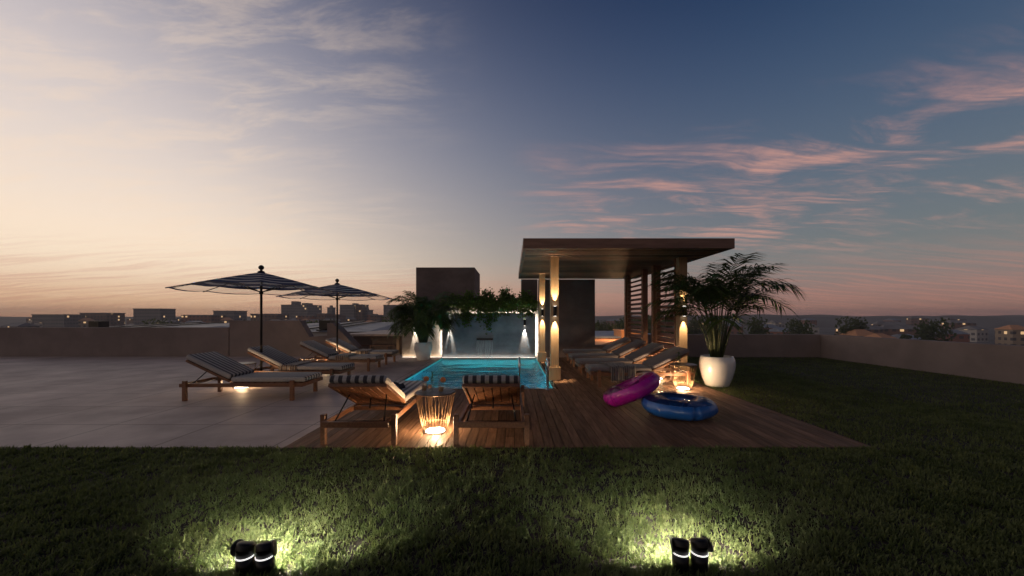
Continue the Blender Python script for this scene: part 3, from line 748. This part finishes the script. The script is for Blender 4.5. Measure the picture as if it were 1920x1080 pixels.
# ================================================================ WIRE TABLES
def make_table():
    t = thing('wire_side_table', (0, 0, 0), 'x', 'side table')
    b = MB(); n = 56
    for k in range(n):
        a0 = 2*math.pi*k/n; tw = random.uniform(-.10, .10)+(.12 if k % 2 else -.12)
        pts_ = []
        for q in range(7):
            u = q/6; r = .128+(.225-.128)*(u**.85); a = a0+tw*u
            pts_.append((r*math.cos(a), r*math.sin(a), .008+.435*u))
        b.tube(pts_, .0017, 5)
    b.build('wire_cage', M['wire'], t, True, fixn=False)
    b = MB(); b.tube([(.128*math.cos(a), .128*math.sin(a), .008) for a in np.linspace(0, 2*math.pi, 37)[:-1]], .005, 6, closed=True)
    b.tube([(.225*math.cos(a), .225*math.sin(a), .443) for a in np.linspace(0, 2*math.pi, 49)[:-1]], .005, 6, closed=True)
    b.tube([(.148*math.cos(a), .148*math.sin(a), .09) for a in np.linspace(0, 2*math.pi, 37)[:-1]], .003, 6, closed=True)
    b.build('ring', M['wire'], t, True, fixn=False)
    b = MB(); b.lathe([(0, .452), (.215, .452), (.22, .448), (.22, .440), (0, .436)], n=48); b.build('top', M['cap_dark'], t)
    b = MB(); b.lathe([(0, .030), (.07, .028), (.105, .018), (.112, .004)], n=32); lo = b.build('lamp', M['lampdisc'], t, True)
    light('POINT', (0, 0, .10), 44, (1, .66, .36), t, 'bulb', radius=.05)
    return t
M['cap_dark'] = mat('dark stone top', (.10, .085, .075), .35, .3, 12)
M['lampdisc'] = mat('opal lamp disc', (.9, .9, .9), .5, emit=(1, .93, .80), estr=5)
tp = make_table()
tabs = [(-.877, 4.24, 'glowing wire side table with drinks between the two front loungers', 'lamp tables'),
        (3.07, 6.72, 'glowing wire side table in front of the nearest pergola lounger', 'lamp tables'),
        (3.02, 7.80, 'wire side table between the first and second pergola loungers', 'lamp tables'),
        (3.06, 8.93, 'wire side table between the second and third pergola loungers', 'lamp tables'),
        (3.08, 10.10, 'wire side table between the third and farthest pergola loungers', 'lamp tables'),
        (-4.95, 9.88, 'wire side table between the two far loungers of the left row', 'lamp tables'),
        (-4.95, 6.82, 'wire side table between the two near loungers of the left row', 'lamp tables')]
for i, (x, y, lab, gr) in enumerate(tabs):
    o = tp if i == 0 else clone(tp)
    o.location = (x, y, 0); o.rotation_euler = (0, 0, R(37*i)); o['label'] = lab; o['group'] = gr
    if i >= 1:
        for ch in o.children:
            if ch.type == 'LIGHT': ch.data = ch.data.copy(); ch.data.energy = 45 if i == 5 else 12 if i == 6 else (36 if i == 1 else 26)

# drinks
def tumbler(loc, label, hgt=.13, r=.034, straw=True, garn=True):
    t = thing('cocktail_glass', loc, label, 'drink', 'drinks on the front table')
    b = MB(); b.lathe([(0, 0), (r*.8, 0), (r, hgt), (r*.94, hgt), (r*.76, .012), (0, .012)], n=24); b.build('glass', M['glass'], t, True)
    b = MB(); b.lathe([(0, .014), (r*.74, .014), (r*.82, hgt*.45), (0, hgt*.45)], n=20); b.build('drink', M['liquid'], t, True)
    if garn:
        b = MB(); b.lathe([(0, -.004), (.03, -.004), (.032, 0), (.03, .004), (0, .004)], (r*.6, 0, hgt+.012), 20, M4=Euler((R(80), 0, R(20))).to_matrix().to_4x4()); b.build('fruit_slice', M['orange'], t)
    if straw:
        b = MB(); b.tube([(-.005, 0, .02), (-.03, .01, hgt+.06)], .0028, 6); b.build('straw', M['teak'], t)
    return t
tz = .4525
tumbler((-1.0, 4.24, tz), 'tall tumbler with orange garnish on the left of the front table')
tumbler((-.80, 4.18, tz), 'amber drink with orange slice on the right of the front table')
t = thing('sprig_vase', (-.93, 4.30, tz), 'small glass vase with a dark sprig in the middle of the front table', 'vase')
b = MB(); b.lathe([(0, 0), (.03, 0), (.034, .05), (.014, .09), (.014, .115), (.012, .115), (.012, .09), (.03, .05), (.026, .006), (0, .006)], n=20); b.build('glass', M['glass'], t, True)
b = MB(); rs = random.Random(4)
b.tube([(0, 0, .01), (.004, 0, .20)], .002, 5)
for k in range(22):
    z = .10+.11*k/22; a = rs.uniform(0, 6.28); d = Vector((math.cos(a), math.sin(a), .5)); q = Vector((.003, 0, z)); s_ = Vector((-d.y, d.x, 0))*.008
    b.add([q, q+d*.015+s_, q+d*.035, q+d*.015-s_], [(0, 1, 2, 3)])
b.build('sprig', M['leafsm'], t, fixn=False)
t = thing('sprig_vase', (3.0, 6.74, tz), 'small glass vase with green leaves on the right glowing table', 'vase')
b = MB(); b.lathe([(0, 0), (.035, 0), (.038, .07), (.036, .07), (.032, .006), (0, .006)], n=20); b.build('glass', M['glass'], t, True)
b = MB()
for k in range(60):
    a = rs.uniform(0, 6.28); q = Vector((rs.gauss(0, .02), rs.gauss(0, .02), rs.uniform(.05, .20))); d = Vector((math.cos(a), math.sin(a), rs.uniform(.1, .9))).normalized(); s_ = Vector((-d.y, d.x, 0))*.012
    b.add([q, q+d*.025+s_, q+d*.055, q+d*.025-s_], [(0, 1, 2, 3)])
for k in range(6): b.tube([(0, 0, .01), (rs.gauss(0, .02), rs.gauss(0, .02), .15)], .0018, 4)
b.build('sprig', M['leafsm'], t, fixn=False)
t = thing('round_vase', (3.14, 8.95, tz), 'round brown vase on the wire table behind the second pergola lounger', 'vase')
b = MB(); b.lathe([(0, 0), (.04, 0), (.085, .05), (.09, .085), (.07, .13), (.035, .155), (.03, .15), (.06, .125), (0, .12)], n=28); b.build('body', mat('brown ceramic', (.22, .10, .05), .4, .2, 8), t, True)

# ================================================================ POOL LADDER
t = thing('pool_ladder', (.38, 6.72, 0), 'stainless steel pool ladder rails at the near right corner of the pool', 'pool ladder')
for xx in (-.255, .255):
    b = MB(); pts_ = [(xx, 0, 0), (xx, 0, .40)]
    for k in range(1, 13):
        a = math.pi*k/12; pts_.append((xx, .11-.11*math.cos(a), .42+.125*math.sin(a)))
    pts_ += [(xx, .23, .30), (xx, .24, 0), (xx, .22, -.9)]
    b.tube(pts_, .019, 12); h_ = b.build('handrail', M['steel'], t, True)
    b = MB(); b.lathe([(.02, .012), (.045, .010), (.048, .001)], (xx, 0, 0), 20); b.build('flange', M['steel'], h_, True)
for z in (-.25, -.5, -.75):
    b = MB(); b.box(-.235, .235, .19, .26, z-.012, z+.012); b.build('step', M['steel'], t)

# ================================================================ SWIM RINGS
def swim_ring(loc, rot, R0, r0, label, m, pinch_at, name, fl=.66):
    t = thing(name, loc, label, 'swim ring', 'inflatable swim rings on the deck'); t.rotation_euler = rot
    nu, nv = 96, 28; lo = MB(); hi = MB(); seam = MB(); grid = []
    for i in range(nu):
        u = 2*math.pi*i/nu; row = []
        du = abs((u-pinch_at+math.pi) % (2*math.pi)-math.pi); pin = 1-.26*math.exp(-(du/.05)**2)-.04*math.cos(u*6)*math.exp(-(du/.6)**2)
        for j in range(nv):
            v = 2*math.pi*j/nv
            wr = 1+.030*math.sin(u*40+1.3*math.sin(v*2))*abs(math.cos(v))**2+.03*math.sin(u*5+v)*math.sin(v*2)+.014*math.sin(u*17+v*3)
            r = r0*pin*wr
            row.append(((R0+r*math.cos(v))*math.cos(u), (R0+r*math.cos(v))*math.sin(u), r0*fl+r*math.sin(v)*fl))
        grid.append(row)
    def patch(mb, j0, j1):
        idx = {}; vs = []
        for i in range(nu):
            for j in range(j0, j1+1): idx[i, j] = len(vs); vs.append(grid[i][j % nv])
        mb.add(vs, [(idx[i, j], idx[(i+1) % nu, j], idx[(i+1) % nu, j+1], idx[i, j+1]) for i in range(nu) for j in range(j0, j1)])
    k0, k1 = 3, 11       # clear crown of the tube
    patch(hi, k0, k1); patch(lo, k1-nv, k0)
    lo.build('coloured_shell', m, t, True); hi.build('clear_top', M['clearvinyl'], t, True)
    seam.tube([(g_[k0][0], g_[k0][1], g_[k0][2]) for g_ in grid], .004, 5, closed=True)
    seam.build('seam', m, t, True, fixn=False)
    vu = 2.5
    b = MB(); b.tube([((R0+r0*.3)*math.cos(vu), (R0+r0*.3)*math.sin(vu), r0*1.2), ((R0+r0*.3)*math.cos(vu), (R0+r0*.3)*math.sin(vu), r0*1.2+.03)], .014, 10); b.build('valve', M['glass'], t, True)
    return t
swim_ring((2.21, 4.98, .002), (0, 0, 0), .285, .18, 'blue swim ring with clear top lying flat on the deck', M['blue'], R(-87), 'swim_ring')
swim_ring((1.80, 5.47, .125), (R(-9), R(-25), R(0)), .28, .150, 'magenta swim ring tilted up against the blue ring', M['purple'], R(-150), 'swim_ring', .88)

# ================================================================ UMBRELLAS
M['canvas'] = None
def canvas(name, col, tr=.35, see=.0):
    m = bpy.data.materials.new(name); m.use_nodes = True
    t = NT(m.node_tree); p = t.n['Principled BSDF']; out = t.n['Material Output']
    p.inputs['Base Color'].default_value = (*col, 1); p.inputs['Roughness'].default_value = .85
    co = t.new('ShaderNodeTexCoord').outputs['Object']; bn = t.new('ShaderNodeBump'); bn.inputs['Strength'].default_value = .2
    t.l.new(t.noise(co, 60, 3), bn.inputs['Height']); t.l.new(bn.outputs[0], p.inputs['Normal'])
    b = t.new('ShaderNodeBsdfTranslucent'); b.inputs[0].default_value = (*col, 1)
    mx = t.new('ShaderNodeMixShader'); mx.inputs[0].default_value = tr
    t.l.new(p.outputs[0], mx.inputs[1]); t.l.new(b.outputs[0], mx.inputs[2]); last = mx.outputs[0]
    if see:
        tp_ = t.new('ShaderNodeBsdfTransparent'); m2 = t.new('ShaderNodeMixShader'); m2.inputs[0].default_value = see
        t.l.new(last, m2.inputs[1]); t.l.new(tp_.outputs[0], m2.inputs[2]); last = m2.outputs[0]
    t.l.new(last, out.inputs[0]); return m
M['canvas_navy'] = canvas('navy awning stripe', (.03, .045, .12), .3)
M['canvas_white'] = canvas('white awning stripe', (.62, .60, .58), .5)
M['canvas_sheer'] = canvas('sheer border mesh', (.7, .66, .6), .6, .72)
def make_umbrella():
    t = thing('patio_umbrella', (0, 0, 0), 'x', 'umbrella', 'striped umbrellas on the left terrace')
    Rr_, zt, zr = 1.39, 2.17, 1.815; n = 8
    def pt(f, k, sag=0):
        a = 2*math.pi*(k+.5)/n+R(22.5)*0; z = zt-(zt-zr)*(f**1.08); return Vector((Rr_*f*math.cos(a), Rr_*f*math.sin(a), z-sag))
    fr = [0.03, .13, .19, .29, .35, .45, .51, .61, .67, .76]
    def skin(fr, mats, name, altern=True):
        b = MB(); sub = 4
        for k in range(n):
            for i in range(len(fr)-1):
                for s in range(sub):
                    vs = []
                    for (f, q) in ((fr[i], s/sub), (fr[i], (s+1)/sub), (fr[i+1], (s+1)/sub), (fr[i+1], s/sub)):
                        p = pt(f, k).lerp(pt(f, k+1), q); p.z -= .035*f*math.sin(math.pi*q); vs.append(p)
                    b.add(vs, [(0, 1, 2, 3)], (i % 2) if altern else 0)
        return b.build(name, mats, t, fixn=False)
    skin(fr, [M['canvas_navy'], M['canvas_white']], 'canopy')
    skin([.76, .97], [M['canvas_sheer']], 'sheer_border', False)
    skin([.97, 1.0], [M['canvas_navy']], 'hem', False)
    for k in range(n):
        b = MB(); b.tube([pt(.03, k)-Vector((0, 0, .012)), pt(1.0, k)-Vector((0, 0, .012))], .009, 6)
        rb = b.build('rib', M['umlamp'], t)
        b = MB(); b.tube([Vector((0, 0, 1.78)), pt(.5, k)-Vector((0, 0, .02))], .007, 6); b.build('strut', M['umlamp'], rb)
    b = MB(); b.tube([(0, 0, .05), (0, 0, 2.2)], .022, 16); b.tube([(0, 0, 1.74), (0, 0, 1.80)], .036, 16); b.build('pole', M['umlamp'], t, True)
    b = MB(); b.lathe([(0, 2.31), (.02, 2.305), (.042, 2.285), (.05, 2.26), (.042, 2.235), (.02, 2.215), (.022, 2.20), (.05, 2.19), (.07, 2.165)], n=20); b.build('finial', M['umlamp'], t, True)
    b = MB(); b.lathe([(0, .09), (.03, .09), (.035, .06), (.26, .045), (.28, .035), (.28, 0)], n=32); b.build('base', M['darkmetal'], t, True)
    return t
u = make_umbrella(); u.location = (-4.64, 9.88, 0); u['label'] = 'complete navy striped umbrella standing behind the second lounger of the left row'
u2 = clone(u, (-4.90, 7.28, 0), R(11), 'nearer navy striped umbrella partly in view at the far left')

# ================================================================ GARDEN SPOTS
def garden_spot(loc, label, flap, rz, pw):
    pw *= 12
    t = thing('garden_spotlight', loc, label, 'spotlight', 'black spotlights in the lawn', rz)
    b = MB(); b.lathe([(0, .0), (.041, 0), (.0415, .086), (.0, .086)], n=32); b.build('body', M['black'], t, True)
    b = MB(); b.lathe([(.0405, .0865), (.0425, .088), (.0425, .094), (.0405, .0945)], n=32, a0=R(180), a1=R(360)); b.build('light_ring', M['ringlamp'], t, True)
    M4 = Matrix.Translation((0, 0, .132)) @ Euler((R(-20), R(flap*-10), 0)).to_matrix().to_4x4()
    b = MB(); b.lathe([(0, .096), (.040, .096), (.041, .125)], n=32)
    b.lathe([(.041, -.012), (.043, .012), (.040, .020), (.02, .024), (0, .025)], n=32, M4=M4); b.build('head', M['black'], t, True)
    M4 = Matrix.Translation((flap*.042, .012, .125)) @ Euler((0, R(78), R(flap*25))).to_matrix().to_4x4()
    b = MB(); b.lathe([(0, -.003), (.037, -.003), (.039, 0), (.037, .003), (0, .003)], n=28, M4=M4); b.build('side_shade', M['black'], t, True)
    light('SPOT', (flap*.01, .062, .175), pw*2.3, (1, .95, .78), t, 'bulb', (R(41), 0, R(flap*-26)), 113, .5, .02)
    return t
M['ringlamp'] = mat('white lamp ring', (.9, .9, .9), .5, emit=(1, .97, .95), estr=1.0)
garden_spot((.868, 1.93, -.005), 'left one of the twin black garden spotlights in the right foreground', -1, R(6), 1.5)
garden_spot((.966, 1.93, -.005), 'right one of the twin black garden spotlights in the right foreground', 1, R(-6), 1.5)
garden_spot((-1.36, 1.90, -.005), 'left one of the twin black garden spotlights in the left foreground', -1, R(6), 1.6)
garden_spot((-1.26, 1.90, -.005), 'right one of the twin black garden spotlights in the left foreground', 1, R(-6), 1.6)

# ================================================================ CITY
def building(name, x0, x1, Y, ytop, depth, m, label, cat='building', extra=None, group=None):
    X0, X1 = (x0-961)/F*Y, (x1-961)/F*Y; Z1 = H-(ytop-594)/F*Y
    t = thing(name, ((X0+X1)/2, Y, -18), label, cat, group); hw = (X1-X0)/2; hz = Z1+18
    b = MB(); b.box(-hw, hw, 0, depth, 0, hz); b.build('walls', m, t)
    b = MB(); b.box(-hw-.3, hw+.3, -.3, depth+.3, hz, hz+.8); b.build('roof_edge', M['roofgrey'], t)
    for (fx0, fx1, hh) in (extra or []):
        b = MB(); b.box(-hw+2*hw*fx0, -hw+2*hw*fx1, depth*.3, depth*.7, hz+.8, hz+hh); b.build('roof_plant', m, t)
    return t
M['roofgrey'] = mat('grey roofing', (.20, .19, .19), .8, .2, .3)
building('office_tower', 527, 578, 420, 572.5, 30, M['f_grey'], 'broad grey office block at the left end of the skyline', extra=[(.2, .35, 5), (.6, .8, 3)])
building('apartment_tower', 613.5, 622.5, 420, 577.5, 8, M['f_grey'], 'slim square tower between the two grey blocks on the skyline', extra=[(.3, .7, 3)])
building('office_tower', 637, 664, 400, 572.5, 20, M['f_grey'], 'wide grey office slab right of the umbrella pole on the skyline', extra=[(.7, .95, 2.5)])
building('office_tower', 664.3, 679.5, 404, 572, 18, M['f_brown'], 'darker brown block joined to the right end of the wide grey slab')
building('apartment_block', 680, 690, 410, 582, 15, M['f_grey'], 'stepped lower block right of the brown block on the skyline', extra=[(.0, .5, 3)])
building('office_tower', 719, 752, 400, 573, 22, M['f_grey'], 'large plain grey block beside the potted palm on the skyline')
building('apartment_block', 747, 762, 230, 583, 15, M['f_tan'], 'tan apartment block with lit windows behind the potted palm')
lows = [(555, 590, 592.5, 'f_red'), (594, 610, 589, 'f_brown'), (625, 634, 591, 'f_brown'), (688, 697, 590, 'f_red'), (695, 707, 592, 'f_brown'), (703, 719, 594, 'f_red'), (470, 520, 590, 'f_brown'), (400, 440, 584, 'f_grey'), (340, 395, 592, 'f_red'), (250, 300, 580, 'f_grey'), (150, 200, 588, 'f_brown'), (60, 120, 591, 'f_grey')]
desc = ['low brick block under the left end of the skyline', 'brown stepped block left of the slim tower', 'small brown block right of the slim tower', 'brick block right of the stepped block', 'brown block midway between the stepped block and the plain grey block', 'low brick block touching the plain grey block',
        'brown block left of the broad office block', 'grey block beyond the nearer umbrella', 'low brick block left beyond the umbrellas', 'tall grey block on the far left skyline', 'brown block on the far left skyline', 'grey block at the left end of the wide skyline']
for (a, c, yt, mm), ds in zip(lows, desc):
    building('city_block', a, c, 330+random.uniform(-30, 30), yt, 16, M[mm], ds, group='low blocks on the skyline')
# scattered small houses
rs = random.Random(99); cnt = 0
protos = []
for mi, mm in enumerate(('f_pale', 'f_red', 'f_tan', 'f_brown')):
    hm = thing('town_house', (0, -50, -40), 'small distant town house below the skyline', 'house', 'small houses of the town')
    w_, d_, h_ = (9, 12, 7, 14)[mi], 9, (7, 6, 9, 8)[mi]
    b = MB(); b.box(-w_/2, w_/2, -d_/2, d_/2, 0, h_); b.build('walls', M[mm], hm)
    b = MB(); rh = 2.2; b.add([(-w_/2-.4, -d_/2-.4, h_), (w_/2+.4, -d_/2-.4, h_), (w_/2+.4, d_/2+.4, h_), (-w_/2-.4, d_/2+.4, h_), (-w_/2+2, 0, h_+rh), (w_/2-2, 0, h_+rh)], [(0, 1, 5, 4), (2, 3, 4, 5), (1, 2, 5), (3, 0, 4), (0, 3, 2, 1)]); b.build('roof', [M['roofgrey'], M['zinc'], M['terracotta'], M['roofgrey']][mi], hm)
    protos.append(hm)
first = [True]*4
for k in range(150):
    Y = rs.uniform(110, 430); X = rs.uniform(-1.35, 1.35)*Y; mi = rs.randrange(4)
    if X > 0 and rs.random() < .25: continue
    o = protos[mi] if first[mi] else clone(protos[mi]); first[mi] = False
    o.location = (X, Y, -18+rs.uniform(0, 1)+Y*.022); o.rotation_euler = (0, 0, rs.uniform(-.6, .6))
for i, f_ in enumerate(first):
    if f_: protos[i].location = (150+i*20, 300, -14)
# neighbouring roofs
def hip(name, x0, x1, y_r, Yr, y_e, Ye, label, m, inset=4, seams=True):
    Zr = H-(y_r-594)/F*Yr; Ze = H-(y_e-594)/F*Ye
    a, c = (x0-961)/F*Yr, (x1-961)/F*Yr
    t = thing(name, ((a+c)/2, Yr, -18), label, 'building', 'neighbouring buildings'); hw = (c-a)/2; D = Yr-Ye
    zr, ze = Zr+18, Ze+18
    b = MB(); b.add([(-hw-inset, -D, ze), (hw+inset, -D, ze), (hw, 0, zr), (-hw, 0, zr), (hw+inset, D, ze), (-hw-inset, D, ze)], [(0, 1, 2, 3), (2, 4, 5, 3), (1, 4, 2), (0, 3, 5)]); ro = b.build('roof', m, t)
    b = MB(); b.box(-hw-inset+.3, hw+inset-.3, -D+.3, D-.3, 0, ze-.02); b.build('walls', M['f_pale'], t)
    if seams:
        b = MB()
        for k in range(2):
            xx = -hw+2*hw*(.33+.3*k); b.bar((xx-.9, -D, ze+.12), (xx, 0, zr+.12), .25, .12)
        b.build('ridge_cap', M['darkmetal'], ro)
    b = MB(); b.box(-hw*.2, -hw*.2+1.0, -D*.9, -D*.9+1, ze, ze+1.0); b.build('skylight', M['darkmetal'], ro)
hip('hip_roof_building', 652, 748, 604, 46, 622, 33, 'pale zinc hipped roof beyond the counter and umbrella pole', M['zinc'], 1.2)
hip('hip_roof_building', 597, 612, 605, 48, 622, 34, 'smaller pale hipped roof seen between the two sloping parapets', M['zinc'], 2.6, False)
hip('hip_roof_building', 330, 470, 606, 52, 622, 36, 'long pale hipped roof beyond the far left parapet', M['zinc'], 2, True)
# right side neighbours
t = thing('neighbour_roof', (13, 55, -18), 'flat blue grey roof below the tall opening of the pergola', 'building', 'neighbouring buildings')
b = MB(); b.box(-3.5, 7, -9, 10, 0, 16.7); b.build('walls', M['f_pale'], t); b = MB(); b.box(-3.7, 7.2, -9.2, 10.2, 16.7, 16.85); b.build('roof', M['blueroof'], t)
t = thing('neighbour_house', (14.3, 47, -18), 'orange house with two dark windows seen through the tall opening', 'house', 'neighbouring buildings')
b = MB(); b.box(-1.0, 1.4, -1.5, 2, 0, 17.55); b.build('walls', mat('orange render', (.50, .24, .11), .8, .1, 1), t)
b = MB(); b.box(-1.1, 1.5, -1.6, 2.1, 17.55, 17.7); b.build('roof', M['terracotta'], t)
for xx in (-.55, .45): b = MB(); b.box(xx, xx+.55, -1.53, -1.49, 16.2, 17.1); b.build('window', M['black'], t)
light('POINT', (-2.6, -5, 18.6), 700, (1, .55, .25), t, 'house_lamp', radius=.2)
b = MB(); b.add([(5.9, 30, -1.35), (13.2, 45.6, -1.35), (5.5, 45.6, -1.35), (3, 40, -1.35)], [(0, 1, 2, 3)])
b.add([(5.9, 30, -6), (13.2, 45.6, -6), (5.5, 45.6, -6), (3, 40, -6)], [(3, 2, 1, 0)]); b.add([(5.9, 30, -6), (13.2, 45.6, -6), (13.2, 45.6, -1.35), (5.9, 30, -1.35)], [(0, 1, 2, 3)])
tag(b.build('lamplit_terrace', M['terracotta']), 'terrace below the tall opening with orange lamplight in its colour', 'building', 'neighbouring buildings')  # orange surface colour includes the warm lamplight falling here

def far_tree(loc, s, label, seed):
    rs = random.Random(seed); t = thing('tree', loc, label, 'tree', 'dark trees of the town')
    b = MB(); b.tube([(0, 0, 0), (.2, 0, 3*s), (0, .2, 6*s)], [.35*s, .25*s, .12*s], 8)
    for k in range(4): a = rs.uniform(0, 6.28); b.tube([(0, 0, 3.2*s), (math.cos(a)*2*s, math.sin(a)*2*s, 6*s)], [.15*s, .05*s], 5)
    b.build('trunk', M['bark'], t)
    L_ = MB(); cs = [(rs.gauss(0, 1.6)*s, rs.gauss(0, 1.6)*s, rs.uniform(4.2, 8.4)*s, rs.uniform(.9, 1.8)*s) for _ in range(16)]
    for c in cs:
        for k in range(90):
            d = Vector((rs.gauss(0, 1), rs.gauss(0, 1), rs.gauss(0, 1))).normalized()*c[3]*rs.uniform(.4, 1.05); q = Vector(c[:3])+d
            e1 = Vector((rs.gauss(0, 1), rs.gauss(0, 1), rs.gauss(0, 1))).normalized()*.28*s; e2 = e1.orthogonal()
            L_.add([q-e1, q+e2*.6, q+e1, q-e2*.6], [(0, 1, 2, 3)])
    L_.build('crown', M['tree'], t, fixn=False)
    return t
base_trees = [far_tree((0, 0, 0), 1.0, 'x', 31), far_tree((0, 0, 0), 1.0, 'x', 32)]
tl = [(1185, 598, 130), (1197, 595, 140), (1170, 606, 110), (1128, 606, 120), (1120, 603, 150), (1150, 608, 105), (1230, 596, 150), (1222, 600, 120), (1247, 599, 110), (1160, 603, 160), (1300, 600, 140), (1330, 599, 150), (1420, 599, 130), (1500, 600, 150), (1600, 598, 140), (1740, 600, 120), (600, 604, 140), (588, 605, 110), (740, 602, 120), (480, 603, 130), (300, 602, 140)]
for i, (x, y, Y) in enumerate(tl):
    o = base_trees[i] if i < 2 else clone(base_trees[i % 2])
    p_ = P(x, y, Y); s = (p_[2]+18)/9.2; o.location = (p_[0], Y, -18); o.scale = (s*.8, s*.8, s); o.rotation_euler = (0, 0, i*1.3)
    o['label'] = 'distant dark leafy tree rising among the town houses'; o['group'] = 'dark trees of the town'

# evening haze over the town
hz = MB(); hz.box(-1750, 1750, -40, 1200, -20, 24); ho = hz.build('haze', None); tag(ho, 'thin evening haze over the town', 'haze', kind='stuff')
hm = bpy.data.materials.new('haze'); hm.use_nodes = True; t = NT(hm.node_tree); t.n.clear()
pv = t.new('ShaderNodeVolumePrincipled'); pv.inputs['Color'].default_value = (.80, .76, .76, 1); pv.inputs['Density'].default_value = .0005; pv.inputs['Anisotropy'].default_value = .2
t.l.new(pv.outputs[0], t.new('ShaderNodeOutputMaterial').inputs['Volume']); ho.data.materials.clear(); ho.data.materials.append(hm)
